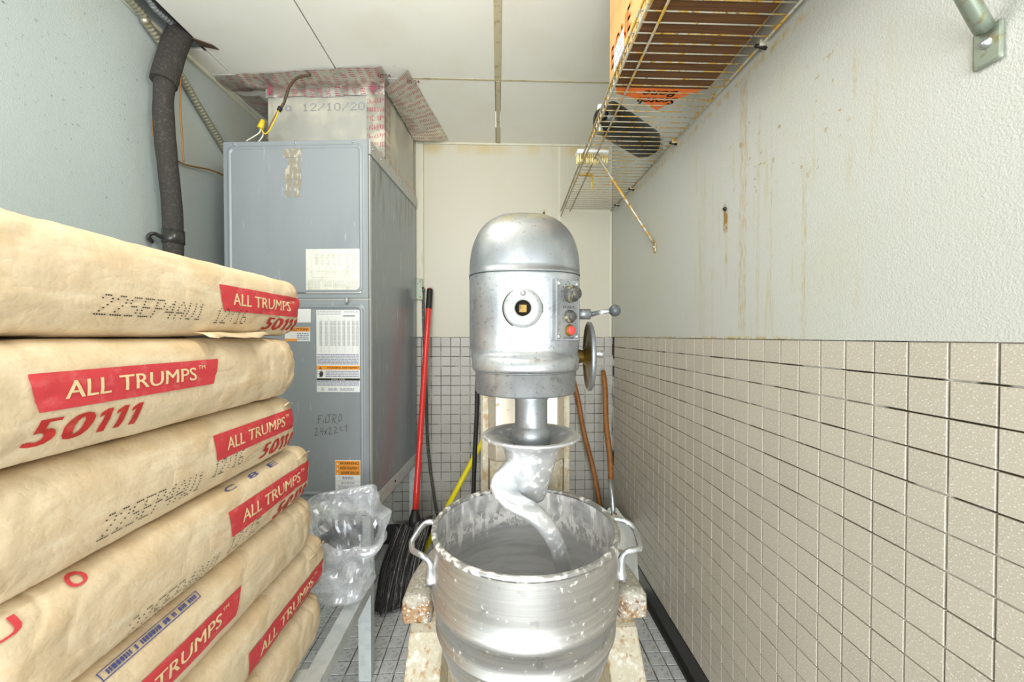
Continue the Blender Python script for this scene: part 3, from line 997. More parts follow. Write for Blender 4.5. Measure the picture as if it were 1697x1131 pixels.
# ---------------------------------------------------------------- air handler
ah = thing('air_handler', 'tall grey sheet metal air handler cabinet with labels', 'air handler', (-0.535, 1.626, 0.5551), A)
AW, AD, AHH = 0.612, 0.69, 1.497
b = MB()
b.cur = 0
b.box(-AW, 0, 0.012, AD, 0, AHH)
o = b.build('cabinet', [M['ahu_side']], ah, 0.004)


def rrect(x0, x1, z0, z1, r, n=6):
    out = []
    for cx, cz, a0 in ((x1 - r, z1 - r, 0), (x0 + r, z1 - r, 90), (x0 + r, z0 + r, 180), (x1 - r, z0 + r, 270)):
        for k in range(n + 1):
            a = R(a0 + 90 * k / n)
            out.append((cx + r * cos(a), cz + r * sin(a)))
    return out


def door(name, x0, x1, z0, z1):
    rows = []
    for d, y, r in ((0.0, 0.012, 0.004), (0.0, 0.0, 0.004), (0.018, 0.0, 0.02), (0.024, -0.006, 0.02), (0.030, -0.007, 0.018), (0.036, -0.003, 0.016)):
        rows.append([(p[0], y, p[1]) for p in rrect(x0 + d, x1 - d, z0 + d, z1 - d, r)])
    b = MB().grid(rows, True, False)
    b.face([len(b.v) - 28 + k for k in range(28)])
    return b.build(name, M['ahu'], ah, 0.002)


door('upper_door', -AW + 0.001, -0.001, 0.846, AHH - 0.001)
door('lower_door', -AW + 0.001, -0.001, 0.004, 0.838)
MB().box(-AW + 0.002, -0.002, 0.006, 0.012, 0.837, 0.847).build('door_joint', M['ahu_edge'], ah)
MB().box(-0.001, 0.006, 0.012, AD, AHH - 0.055, AHH + 0.001).box(-0.04, 0.006, 0.012, AD, AHH, AHH + 0.002).build('top_flange', M['ahu_edge'], ah, 0.001)
MB().box(-0.0005, 0.004, 0.010, 0.03, 0.0, AHH - 0.06).build('corner_seam', M['ahu_edge'], ah, 0.001)
for k, y in enumerate((0.04, 0.13, 0.24, 0.37, 0.52, 0.67)):
    MB().lathe([(0, 0.0095), (0.004, 0.009), (0.005, 0.006)], 10, (0, y, AHH - 0.025), 'X').build('screw', M['alu'], ah)
for x in (-0.56, -0.30, -0.06):
    MB().lathe([(0, -0.006), (0.004, -0.005), (0.005, 0.001)], 10, (x, 0.0, AHH - 0.012), 'Y').build('screw', M['alu'], ah)
MB().tube([(-0.09, -0.004, 0.846), (-0.085, -0.012, 0.835), (-0.09, -0.006, 0.825)], 0.006, 8).build('latch_drip', M['ahu_edge'], ah)


def face_pt(y):
    return lambda u, v: V((u, y, v))


def label(x0, x1, z0, z1, m='label', y=-0.0035):
    return MB().box(x0, x1, y - 0.0008, y, z0, z1).build('label', M[m], ah)


def lines(mb, x0, x1, z0, z1, rows, y, seed, hgt=0.45, wmin=0.004, wmax=0.014, gap=0.0022):
    random.seed(seed)
    for r in range(rows):
        z = z1 - (z1 - z0) * (r + 0.5) / rows
        h = (z1 - z0) / rows * hgt / 2
        x = x0
        while x < x1:
            ww = min(random.uniform(wmin, wmax), x1 - x)
            mb.add([(x, y, z - h), (x + ww, y, z - h), (x + ww, y, z + h), (x, y, z + h)], [(0, 1, 2, 3)])
            x += ww + gap


label(-0.26, -0.029, 0.866, 1.048, 'label_old')
b = MB()
F4 = -0.0046
for (x0, z0, x1, z1) in ((-0.235, 0.93, -0.095, 0.93), (-0.235, 0.93, -0.235, 1.02), (-0.215, 0.955, -0.14, 0.955), (-0.175, 0.955, -0.175, 0.975), (-0.175, 0.975, -0.135, 0.975),
                         (-0.135, 0.935, -0.135, 0.975), (-0.095, 0.93, -0.095, 0.99), (-0.105, 0.95, -0.105, 1.0), (-0.255, 0.92, -0.035, 0.92), (-0.19, 0.87, -0.19, 0.918), (-0.145, 0.87, -0.145, 0.918), (-0.09, 0.87, -0.09, 0.918), (-0.25, 0.918, -0.25, 0.87)):
    b.add([(x0, F4, z0), (x1 + 0.0008, F4, z0), (x1 + 0.0008, F4, z1 + 0.0008), (x0, F4, z1 + 0.0008)], [(0, 1, 2, 3)])
lines(b, -0.25, -0.20, 0.872, 0.915, 8, F4, 1, 0.3)
lines(b, -0.185, -0.15, 0.890, 0.916, 5, F4, 2, 0.3)
lines(b, -0.14, -0.095, 0.885, 0.916, 6, F4, 3, 0.3)
lines(b, -0.085, -0.04, 0.885, 0.916, 5, F4, 4, 0.3)
lines(b, -0.09, -0.04, 0.945, 1.035, 14, F4, 5, 0.25, gap=0.012)
lines(b, -0.22, -0.11, 0.98, 1.03, 8, F4, 6, 0.25, gap=0.014)
b.build('wiring_diagram', M['pale_ink'], ah)
label(-0.218, -0.036, 0.457, 0.796)
b = MB()
lines(b, -0.214, -0.115, 0.776, 0.793, 3, F4, 11, 0.35)
lines(b, -0.10, -0.04, 0.782, 0.793, 2, F4, 12, 0.35)
b.add([(-0.105, F4, 0.769), (-0.055, F4, 0.769), (-0.055, F4, 0.775), (-0.105, F4, 0.775)], [(0, 1, 2, 3)])
for k, x in enumerate((-0.205, -0.182, -0.160, -0.146, -0.128, -0.108, -0.088, -0.068, -0.052)):
    lines(b, x, x + 0.012, 0.648, 0.752, 22, F4, 20 + k, 0.42, 0.004, 0.011, 0.001)
for x in (-0.198, -0.165, -0.135, -0.10, -0.065, -0.042):
    b.add([(x, F4, 0.622), (x + 0.0007, F4, 0.622), (x + 0.0007, F4, 0.76), (x, F4, 0.76)], [(0, 1, 2, 3)])
b.build('table_print', M['grey_ink'], ah)
b = MB()
lines(b, -0.215, -0.04, 0.570, 0.615, 7, F4, 31, 0.5, 0.006, 0.02, 0.0015)
lines(b, -0.18, -0.04, 0.518, 0.547, 4, F4, 32, 0.5, 0.006, 0.02, 0.0015)
lines(b, -0.215, -0.04, 0.482, 0.503, 4, F4, 33, 0.5, 0.006, 0.02, 0.0015)
lines(b, -0.17, -0.13, 0.462, 0.474, 3, F4, 34, 0.45)
lines(b, -0.12, -0.06, 0.462, 0.474, 3, F4, 35, 0.45)
b.build('fine_print', M['violet_ink'], ah)
MB().box(-0.2175, -0.0365, -0.0047, -0.0043, 0.550, 0.566).build('orange_band', M['orange'], ah)
MB().box(-0.2175, -0.0365, -0.0047, -0.0043, 0.505, 0.514).build('black_band', M['rubber'], ah)
b = MB()
fp = face_pt(-0.0052)
letter(b, 'WARNING', -0.175, -0.115, 0.554, 0.562, fp, 0.02)
letter(b, 'AVERTISSEMENT', -0.11, -0.04, 0.554, 0.562, fp, 0.02)
b.add([(-0.207, -0.0052, 0.5535), (-0.197, -0.0052, 0.5535), (-0.202, -0.0052, 0.5625)], [(0, 1, 2)])
b.build('warning_print', M['black_ink'], ah)
b = MB()
letter(b, 'NOTICE', -0.155, -0.128, 0.507, 0.512, fp, 0.02)
letter(b, 'AVIS', -0.124, -0.10, 0.507, 0.512, fp, 0.02)
b.build('notice_print', M['label'], ah)
# pictogram of a hand in a black square and the round mark at the foot of the label
b = MB()
hand = [(-0.208, 0.520), (-0.196, 0.519), (-0.191, 0.526), (-0.190, 0.538), (-0.193, 0.546), (-0.194, 0.538), (-0.197, 0.548), (-0.199, 0.548), (-0.199, 0.538), (-0.203, 0.545), (-0.205, 0.543), (-0.204, 0.534), (-0.209, 0.537), (-0.210, 0.534), (-0.205, 0.528)]
b.add([(p[0], F4, p[1]) for p in hand], [tuple(range(len(hand)))])
b.grid([[(-0.216 + 0.002 * sin(z * 500), F4, z), (-0.2145 + 0.002 * sin(z * 500), F4, z)] for z in [0.53 + 0.002 * k for k in range(9)]])
b.grid([[(-0.193 + r * cos(R(a)), F4, 0.4685 + r * sin(R(a))) for a in range(0, 361, 20)] for r in (0.0058, 0.0066)])
letter(b, 'UL', -0.1965, -0.190, 0.4655, 0.4715, face_pt(F4), 0.02)
b.build('pictogram', M['black_ink'], ah)
label(-0.32, -0.241, 0.745, 0.802)
label(-0.352, -0.244, 0.667, 0.726)
MB().box(-0.351, -0.245, -0.0047, -0.0043, 0.708, 0.7255).build('orange_band', M['orange'], ah)
MB().box(-0.351, -0.300, -0.0047, -0.0043, 0.668, 0.678).build('orange_band', M['orange'], ah)
b = MB()
letter(b, 'CAUTION!', -0.335, -0.252, 0.711, 0.722, fp, 0.02)
b.build('caution_print', M['black_ink'], ah)
b = MB()
lines(b, -0.30, -0.25, 0.672, 0.704, 4, F4, 51, 0.45)
b.build('fine_print', M['violet_ink'], ah)
label(-0.142, -0.036, 0.021, 0.174)
for z in (0.152, 0.132, 0.112):
    MB().box(-0.141, -0.037, -0.0047, -0.0043, z, z + 0.0195).build('orange_band', M['orange'], ah)
b = MB()
for s_, z, x0 in (('WARNING', 0.156, -0.122), ('AVERTISSEMENT', 0.136, -0.122), ('ADVERTENCIA', 0.116, -0.118)):
    letter(b, s_, x0, -0.042, z, z + 0.0115, fp, 0.02)
b.build('warning_print', M['black_ink'], ah)
for z in (0.155, 0.135, 0.115):
    MB().add3([(-0.137, -0.0052, z), (-0.127, -0.0052, z), (-0.132, -0.0052, z + 0.009)]).build('triangle_sign', M['label'], ah)
b = MB()
lines(b, -0.112, -0.065, 0.094, 0.106, 2, F4, 61, 0.5)
lines(b, -0.118, -0.062, 0.074, 0.084, 2, F4, 62, 0.4)
lines(b, -0.128, -0.055, 0.054, 0.066, 2, F4, 63, 0.4)
lines(b, -0.128, -0.06, 0.030, 0.046, 3, F4, 64, 0.4)
b.build('fine_print', M['violet_ink'], ah)
MB().box(-0.14, -0.038, F4, -0.0044, 0.0865, 0.0872).box(-0.14, -0.038, F4, -0.0044, 0.0695, 0.0702).box(-0.14, -0.038, F4, -0.0044, 0.0495, 0.0502).build('rule_lines', M['violet_ink'], ah)
# handwriting in black marker
b = MB()
hw = [[(0, 0), (0.3, 8)], [(0.2, 8), (4.5, 9)], [(0.2, 4.5), (3, 5)], [(6, 0.5), (6.2, 4)], [(9, 7), (8.6, 1), (11, 1.6)], [(10.5, 9), (16, 10)], [(13, 9.5), (12.6, 1.5)],
      [(17, 1), (17.6, 10), (21, 9), (20.6, 6), (17.4, 5), (21.4, 0)], [(25, 2), (23.6, 5), (25, 10), (27, 9.5), (27.3, 5), (25, 2)],
      [(-4, -6), (-2, -4.5), (-1, -6.5), (-4, -12), (-4, -12.6), (0.6, -11.6)], [(3.5, -4.5), (2.5, -8.5), (6, -8)], [(5.5, -4), (5, -12)],
      [(7, -11.4), (10.5, -5.5)], [(7.6, -6.6), (9.6, -11)], [(12, -5), (14, -3.8), (15, -5.5), (12, -11), (16.4, -10.2)], [(18.4, -4), (20.4, -3), (21.4, -4.6), (18.6, -10), (23.4, -9)],
      [(27, -3), (25, -5.5), (28.4, -7)], [(31, -3.4), (33.4, -1), (33, -8)]]
for st in hw:
    pts = [(-0.213 + 0.0036 * p[0], 0.0, 0.325 + 0.0040 * p[1]) for p in st]
    for i in range(len(pts) - 1):
        a_, c_ = V(pts[i]), V(pts[i + 1])
        d = (c_ - a_).normalized() * 0.0009
        n_ = V((-d.z, 0, d.x))
        b.add([V((q.x, -0.0036, q.z)) for q in (a_ - n_ - d, c_ - n_ + d, c_ + n_ + d, a_ + n_ - d)], [(0, 1, 2, 3)])
b.build('handwriting', M['black_ink'], ah)
# brown remains of old tape
b = MB()
for (x0, x1, z0, z1) in ((-0.352, -0.276, 1.425, 1.473), (-0.350, -0.278, 1.337, 1.382)):
    MB().box(x0, x1, -0.0042, -0.0034, z0, z1).build('old_tape', M['residue'], ah)

b = MB()
for (x0, x1, x2, x3, z0, z1) in ((-0.335, -0.285, -0.33, -0.28, 1.383, 1.424), (-0.345, -0.325, -0.342, -0.318, 1.262, 1.335), (-0.308, -0.288, -0.31, -0.276, 1.262, 1.335)):
    b.add([(x0, -0.0037, z0), (x1, -0.0037, z0), (x3, -0.0037, z1), (x2, -0.0037, z1)], [(0, 1, 2, 3)])
b.build('tape_residue', M['residue'], ah)

# duct plenum on top
DZ = ZC - 0.555 - AHH
du = thing('duct_plenum', 'foil faced duct box between the air handler and the ceiling, taped', 'duct', (0, 0, 0), A)
du.location = ah.matrix_world @ V((0, 0, 0))
du.location = (-0.535, 1.626, 0.5551 + AHH + 0.0025)
MB().box(-0.555, -0.004, 0.2, 0.66, 0, DZ - 0.004).build('duct_box', M['foilboard'], du, 0.004)


def crumple(rows, amp, sd, fr=22):
    return [[V(p) + V((noise.noise(V(p) * fr + V((sd, 0, 0))), noise.noise(V(p) * fr + V((0, sd, 5))), noise.noise(V(p) * fr + V((0, 9, sd))))) * amp for p in r] for r in rows]


def strip(name, p0, p1, q0, q1, nu, nv, amp, sd, sag=0.0, rag=0.0, out=(0, 0, -1)):
    """tape between the edge p0-p1 and the edge q0-q1, slightly crumpled, with a ragged outer edge"""
    p0, p1, q0, q1 = V(p0), V(p1), V(q0), V(q1)
    rows = []
    for j in range(nv + 1):
        r = []
        for i in range(nu + 1):
            a = p0.lerp(p1, i / nu)
            c = q0.lerp(q1, i / nu)
            tj = j / nv
            if rag:
                tj *= 1 + rag * noise.noise(V((i * 0.6, sd, 0)))
            r.append(a.lerp(c, tj) + V(out) * (sag * sin(pi * j / nv)))
        rows.append(r)
    rows = crumple(rows, amp, sd)
    Lu, Lv = (p1 - p0).length, (q0 - p0).length
    b = MB()
    k = 0
    b.grid(rows)
    me_uv = {}
    n = nu + 1
    o = b.build(name, M['tape'], du)
    l = o.data.uv_layers.new()
    for lp in o.data.loops:
        j, i = divmod(lp.vertex_index, n)
        l.data[lp.index].uv = (Lu * i / nu, Lv * j / nv)
    return o


top = DZ - 0.006
strip('foil_tape', (-0.56, 0.194, DZ - 0.055), (0.0, 0.194, DZ - 0.055), (-0.56, 0.193, top), (0.0, 0.193, top), 60, 8, 0.006, 1, 0.004, 0, (0, -1, 0))
strip('foil_tape', (-0.735, 0.11, top - 0.002), (0.03, 0.075, top - 0.002), (-0.735, 0.21, top - 0.004), (0.03, 0.21, top - 0.012), 70, 10, 0.005, 3, 0.006)
strip('foil_tape', (0.135, 0.10, top), (0.19, 0.715, top), (0.01, 0.16, DZ - 0.045), (0.002, 0.66, DZ - 0.03), 60, 14, 0.004, 5, 0.006, 0.05)
strip('foil_tape', (0.0, 0.192, 0.01), (0.0, 0.192, DZ - 0.04), (-0.085, 0.194, 0.01), (-0.085, 0.194, DZ - 0.04), 30, 8, 0.002, 7)
strip('foil_tape', (0.001, 0.198, 0.01), (0.001, 0.198, DZ - 0.04), (0.002, 0.26, 0.01), (0.002, 0.26, DZ - 0.04), 30, 8, 0.002, 8)
strip('foil_tape', (0.002, 0.20, 0.004), (0.002, 0.66, 0.004), (0.002, 0.20, 0.03), (0.002, 0.66, 0.03), 40, 4, 0.002, 9)
strip('foil_tape', (-0.735, 0.21, top - 0.002), (-0.735, 0.66, top - 0.002), (-0.60, 0.21, top - 0.03), (-0.565, 0.66, top - 0.04), 40, 10, 0.005, 11, 0.012)
MB().box(-0.735, -0.56, 0.30, 0.66, top - 0.004, top).build('board_end', M['foilboard'], du)
b = MB()
f = lambda u, v: V((u, 0.1985, v))
letter(b, '50', -0.505, -0.44, 0.235, 0.262, f, -0.0, 0)
dots(b, '12/10/202', -0.39, -0.05, 0.232, 0.268, f, 0.003)
b.build('date_print', M['grey_ink'], du)
b = MB()
zz = top - 0.0155
for (x, y) in ((0.00, 0.105), (0.115, 0.15)):
    letter(b, '02-24', x, x + 0.055, y, y + 0.022, lambda u, v: V((u, v, zz)), 0.02)
letter(b, '02-24', -0.54, -0.52, DZ - 0.05, DZ - 0.01, lambda u, v: V((u, 0.182, v)), 0.02)
letter(b, '02-24', -0.06, -0.04, DZ - 0.05, DZ - 0.01, lambda u, v: V((u, 0.182, v)), 0.02)
b.build('tape_print', M['pink_ink'], du)
MB().tube(spline([(-0.365, 0.19, 0.0), (-0.36, 0.188, 0.03), (-0.375, 0.187, 0.055)], 4), [0.011, 0.006, 0.010] + [0.008] * 6, 8).build('tape_scrap', M['cream_plastic'], du)

# thermostat cable from the duct into the cabinet, wire nut
wt = thing('thermostat_cable', 'brown cable and coloured wires hanging down the duct front onto the cabinet', 'cable', (-1.0, 1.72, 2.06))
base = V((-1.0, 1.72, 2.06))


def near(x, y, Y):
    """a point of the room from its measured bearing, at distance Y into the room"""
    a, p = math.atan(22.5 / 645), math.atan(9 / 645)
    fw = V((sin(a) * cos(p), cos(a) * cos(p), -sin(p)))
    rt = V((cos(a), -sin(a), 0))
    r = fw + rt * ((x - 848.5) / 645) + rt.cross(fw) * ((565.5 - y) / 645)
    return V((0, 0, EYE)) + r * (Y / r.y)


def pts(l, Y, b0=(0, 0, 0)):
    return [near(p[0], p[1], p[2] if len(p) > 2 else Y) - V(b0) for p in l]


MB().tube(spline(pts([(515, 125, 1.76), (495, 128, 1.74), (481, 142, 1.72), (474, 160, 1.72), (470, 172, 1.72), (463, 182, 1.72)], 1.72, base), 6), 0.0055, 8).build('cable_sheath', M['wire_brown'], wt)
MB().tube(spline(pts([(463, 181), (456, 198), (448, 214), (440, 222), (434, 216), (432, 212)], 1.72, base), 6), 0.0028, 6).build('wire', M['wire_yellow'], wt)
MB().tube(spline(pts([(462, 182), (455, 194), (447, 208), (443, 222), (444, 232)], 1.735, base), 6), 0.0025, 6).build('wire', M['wire'], wt)
MB().tube(spline(pts([(432, 211), (430, 220), (418, 228), (408, 234)], 1.72, base), 6), 0.0028, 6).build('wire', M['wire_white'], wt)
MB().tube(spline(pts([(432, 212), (436, 224), (428, 236)], 1.73, base), 6), 0.0028, 6).build('wire', M['wire_white'], wt)
MB().tube(pts([(431, 213), (433, 208), (436, 199)], 1.72, base), [0.013, 0.012, 0.008], 10).build('wire_nut', M['wire_yellow'], wt)
MB().tube(pts([(465, 178), (462, 184)], 1.72, base), 0.009, 8).build('tape_band', M['rubber'], wt)

# ---------------------------------------------------------------- pipes and cables on the left wall
pi_ = thing('insulated_pipe', 'black foam insulated pipe bending out of the ceiling slot', 'pipe', (-1.22, 1.51, 0.9))
base = (-1.22, 1.51, 0.9)
pp = [(-1.23, 1.60, 2.52), (-1.228, 1.575, 2.44), (-1.225, 1.535, 2.35), (-1.22, 1.495, 2.236), (-1.22, 1.475, 2.117), (-1.22, 1.478, 1.988), (-1.22, 1.494, 1.842), (-1.22, 1.506, 1.735), (-1.22, 1.51, 1.623), (-1.22, 1.51, 1.45), (-1.22, 1.51, 1.2), (-1.22, 1.51, 0.9)]
sp = spline([V(p) - V(base) for p in pp], 8)
MB().tube(sp, [0.031 + 0.002 * noise.noise(V((0, 0, q.z * 12))) for q in sp], 20).build('foam_sleeve', M['foam'], pi_)
MB().tube(spline([V(p) - V(base) for p in ((-1.23, 1.60, 2.52), (-1.228, 1.575, 2.44), (-1.225, 1.535, 2.35), (-1.22, 1.495, 2.236), (-1.221, 1.478, 2.17))], 8), 0.0405, 20).build('upper_sleeve', M['foam'], pi_)
MB().tube([V((-1.22, 1.5105, z)) - V(base) for z in (1.59, 1.61, 1.64)], 0.0345, 20).build('tape_band', M['tape_black'], pi_)
MB().tube(spline([V(p) - V(base) for p in ((-1.25, 1.50, 1.61), (-1.262, 1.475, 1.62), (-1.272, 1.465, 1.605), (-1.27, 1.48, 1.59))], 5), 0.013, 8, flat=0.5).build('tape_end', M['tape_black'], pi_)


def flex(name, path, r, m, label_, base):
    sp_ = spline([V(p) - V(base) for p in path], 60)
    q = [sp_[0]]
    step = 0.004
    for p in sp_[1:]:
        while (p - q[-1]).length > step:
            q.append(q[-1] + (p - q[-1]).normalized() * step)
    o_ = MB().tube(q, [r * (1.0 if k % 3 else 0.8) for k in range(len(q))], 12).build(name, m)
    o_.location = base
    return tag(o_, label_, 'conduit')


flex('flexible_conduit', [(-1.255, 0.9, 2.45), (-1.26, 1.398, 2.393), (-1.262, 1.455, 2.37), (-1.262, 1.509, 2.345), (-1.265, 1.56, 2.318), (-1.266, 1.607, 2.29), (-1.266, 1.706, 2.215), (-1.262, 1.85, 2.11), (-1.25, 1.92, 2.05), (-1.24, 1.95, 1.96)], 0.0145, M['flex'],
     'dull ribbed metal conduit running down the wall behind the black pipe', (-1.255, 0.9, 2.45))
flex('flexible_conduit', [(-1.222, 0.9, 2.43), (-1.222, 1.385, 2.425), (-1.228, 1.461, 2.42), (-1.225, 1.60, 2.43)], 0.0125, M['flex2'],
     'bright ribbed metal conduit lying in the ceiling slot', (-1.222, 0.9, 2.43))
flex('flexible_conduit', [(-1.196, 0.9, 2.45), (-1.196, 1.38, 2.447), (-1.198, 1.59, 2.45)], 0.0125, M['wire_brown'],
     'dark brown ribbed conduit deepest in the ceiling slot', (-1.196, 0.9, 2.45))
o = MB().tube(spline([(-1.27, 1.53, 2.10), (-1.27, 1.50, 2.07), (-1.27, 1.487, 2.026), (-1.27, 1.491, 1.984), (-1.27, 1.53, 1.95), (-1.275, 1.56, 1.945), (-1.275, 1.585, 1.944), (-1.272, 1.63, 1.94), (-1.268, 1.692, 1.955), (-1.262, 1.76, 1.972), (-1.25, 1.85, 1.98)], 8), 0.0035, 8).build('thin_wire', M['wire'])
tag(o, 'thin brown wire looping behind the black pipe to the cabinet', 'wire')
o = MB().tube(spline([(-1.188, 1.512, 2.22), (-1.185, 1.505, 2.1), (-1.184, 1.512, 1.98), (-1.187, 1.52, 1.90)], 8), 0.003, 8).build('thin_wire', M['wire'])
tag(o, 'thin reddish wire running down along the black pipe', 'wire')
o = MB().prism([(-1.187, 1.565), (-1.135, 1.60), (-1.125, 1.625), (-1.187, 1.608)], 2.398, 2.4015, 'Z').build('dark_slot_patch', M['wire_brown'], ce)  # flat dark brown patch beside the end of the slot

# ---------------------------------------------------------------- mixer
CX_, CY_ = 0.06, 0.87
mx = thing('dough_mixer', 'large silver floor standing dough mixer with a hook and column', 'mixer', (CX_, CY_, 0))


def oct_plan(s=1.0, back=0.42, cut=0.0):
    """outline of the head: flat front, slanted corners, long sides, all corners rounded"""
    p = [(-0.050, -0.131), (0.050, -0.131), (0.104, -0.103), (0.131, -0.045), (0.131, back - 0.08), (0.09, back), (-0.09, back), (-0.131, back - 0.08), (-0.131, -0.045), (-0.104, -0.103)]
    for _ in range(3):
        q = []
        for i in range(len(p)):
            a, c = p[i], p[(i + 1) % len(p)]
            q += [(0.78 * a[0] + 0.22 * c[0], 0.78 * a[1] + 0.22 * c[1]), (0.22 * a[0] + 0.78 * c[0], 0.22 * a[1] + 0.78 * c[1])]
        p = q
    return p


HY = 0.06
plan = oct_plan()


def ring(sx, z, ymid=0.03, sy=None):
    sy = sx if sy is None else sy
    return [(p[0] * sx, HY + (p[1] - ymid) * sy + ymid, z) for p in plan]


# dome
rows = [ring(1.006, 1.380), ring(1.006, 1.386)]
for k in range(0, 15):
    t_ = k / 14 * 0.985
    rr = (1 - t_ ** 2.4) ** (1 / 2.4)
    rows.append(ring(rr, 1.386 + 0.150 * t_))
MB().grid(rows, True, True, False, True).build('dome', M['dome'], mx)
# body: full section, then the shoulder, then the round lower collar
rows = [ring(0.99, 1.3795), ring(1.0, 1.3785), ring(1.0, 1.374), ring(1.0, 1.30), ring(1.0, 1.235), ring(0.995, 1.222), ring(0.975, 1.21)]


def morph(f, r, z):
    out = []
    for p in plan:
        a = math.atan2(p[1] - 0.0, p[0])
        back = p[1] > 0.06
        c = (r * cos(a), r * sin(a)) if not back else (max(-r, min(r, p[0])), p[1])
        out.append((p[0] * 0.975 * (1 - f) + c[0] * f, (HY + p[1] * 0.98) * (1 - f) + (c[1] + (0.0 if not back else HY)) * f, z))
    return out


rows += [morph(0.5, 0.121, 1.203), morph(0.9, 0.120, 1.196), morph(1.0, 0.119, 1.178), morph(1.0, 0.117, 1.172)]
MB().grid(rows[::-1], True, True, True, True).build('head', M['silver'], mx)
MB().lathe([(0.0, 1.171), (0.112, 1.171), (0.1135, 1.168), (0.1135, 1.172), (0.111, 1.17), (0.111, 1.125), (0.108, 1.121), (0.06, 1.119), (0.0, 1.119)], 64).build('planetary_ring', M['silver'], mx)
MB().lathe([(0.0, 1.12), (0.0375, 1.12), (0.0375, 1.11), (0.0355, 1.105), (0.0355, 1.052), (0.0365, 1.048), (0.043, 1.044), (0.0435, 1.02), (0.04, 1.012), (0.0, 1.012)], 40, (0.012, -0.02, 0)).build('shaft', M['silver'], mx)
# hub cover on the front
hy = HY - 0.1285
MB().lathe([(0.0, 0.001), (0.0425, 0.001), (0.0425, -0.0015), (0.0, -0.0015)], 40, (-0.010, hy, 1.302), 'Y').build('dirty_groove_outline', M['dark'], mx)  # dark disc behind the cover, outlines it as a dirty groove
hub = MB().lathe([(0.0, 0.0), (0.0405, 0.0), (0.0405, -0.009), (0.0385, -0.012), (0.020, -0.013), (0.0165, -0.012), (0.0155, -0.006)], 40, (-0.010, hy, 1.302), 'Y').build('hub_cover', M['silver'], mx)
MB().lathe([(0.0158, -0.011), (0.0155, -0.004), (0.0, -0.004)], 32, (-0.010, hy, 1.302), 'Y').build('socket', M['dark'], hub)
MB().box(-0.0175, -0.0025, hy - 0.0065, hy - 0.003, 1.294, 1.309).build('square_shaft', M['brass'], hub)
MB().lathe([(0.0, -0.0155), (0.005, -0.0150), (0.006, -0.012), (0.006, -0.01)], 16, (-0.010, hy, 1.332), 'Y').build('screw', M['alu'], hub)
MB().box(0.016, 0.040, hy - 0.006, hy + 0.002, -0.004, 0.004).build('pointer', M['silver'], mx, 0.001)
bpy.data.objects['pointer'].location = (0, 0, 1.3215)
bpy.data.objects['pointer'].data.transform(Matrix.Translation((0.028, 0, 0)) @ Matrix.Rotation(R(-45), 4, 'Y') @ Matrix.Translation((-0.028, 0, 0)))
# control panel on the slanted right corner
pa = R(33)
pn = bpy.data.objects.new('control_panel', None)
pc = V((0.0845, HY - 0.1165, 1.299))


def panel_part(name, mb, m, parent):
    mt = Matrix.Translation(pc) @ Matrix.Rotation(pa, 4, 'Z')
    mb.v = [tuple(mt @ V(p)) for p in mb.v]
    return mb.build(name, m, parent)


cp = panel_part('control_panel', MB().box(-0.033, 0.033, -0.002, 0.020, -0.064, 0.064, 0.002), M['silver'], mx)
panel_part('rim', MB().box(-0.0315, 0.0315, -0.0028, -0.0018, -0.0625, -0.061).box(-0.0315, 0.0315, -0.0028, -0.0018, 0.061, 0.0625).box(-0.0315, -0.0302, -0.0028, -0.0018, -0.0625, 0.0625).box(0.0302, 0.0315, -0.0028, -0.0018, -0.0625, 0.0625), M['grey_ink'], cp)
for x in (-0.026, 0.026):
    for z in (-0.055, 0.055):
        panel_part('screw', MB().lathe([(0, -0.006), (0.003, -0.0055), (0.0045, -0.003), (0.0045, -0.001)], 12, (x, 0, z), 'Y'), M['alu'], cp)
b = MB()
rr = 0.0165
prof = [(0.0, -0.027), (0.0115, -0.027), (0.012, -0.025), (0.012, -0.016)]
b.lathe(prof + [(0.0165, -0.015), (0.0165, -0.003), (0.0185, -0.0015)], 32, (0.004, 0, 0.034), 'Y')
for k in range(24):
    a = 2 * pi * k / 24
    b.box(0.004 + 0.0165 * cos(a) - 0.001, 0.004 + 0.0165 * cos(a) + 0.001, -0.0145, -0.003, 0.034 + 0.0165 * sin(a) - 0.001, 0.034 + 0.0165 * sin(a) + 0.001)
panel_part('timer_knob', b, M['knob'], cp)
panel_part('start_button', MB().lathe([(0, -0.016), (0.0085, -0.016), (0.0095, -0.014), (0.0095, -0.008), (0.0135, -0.007), (0.0145, -0.001)], 24, (0.004, 0, -0.013), 'Y'), M['knob'], cp)
o = panel_part('stop_button_ring', MB().lathe([(0.0095, -0.007), (0.0105, -0.009), (0.0115, -0.007), (0.0125, -0.001)], 24, (0.004, 0, -0.042), 'Y'), M['brass'], cp)
panel_part('stop_button', MB().lathe([(0, -0.012), (0.008, -0.012), (0.0095, -0.010), (0.0095, -0.001)], 24, (0.004, 0, -0.042), 'Y'), M['red_button'], cp)
b = MB()
letter(b, 'START', -0.014, 0.018, 0.004, 0.009, face_pt(-0.0023), 0.02)
letter(b, 'STOP', -0.012, 0.018, -0.060, -0.0555, face_pt(-0.0023), 0.02)
for k in range(-5, 6):
    a = R(90 + k * 26)
    x, z = 0.004 + 0.022 * cos(a), 0.034 + 0.022 * sin(a)
    b.add([(x - 0.0012, -0.0023, z - 0.001), (x + 0.0012, -0.0023, z - 0.001), (x + 0.0012, -0.0023, z + 0.0012), (x - 0.0012, -0.0023, z + 0.0012)], [(0, 1, 2, 3)])
panel_part('panel_lettering', b, M['black_ink'], cp)
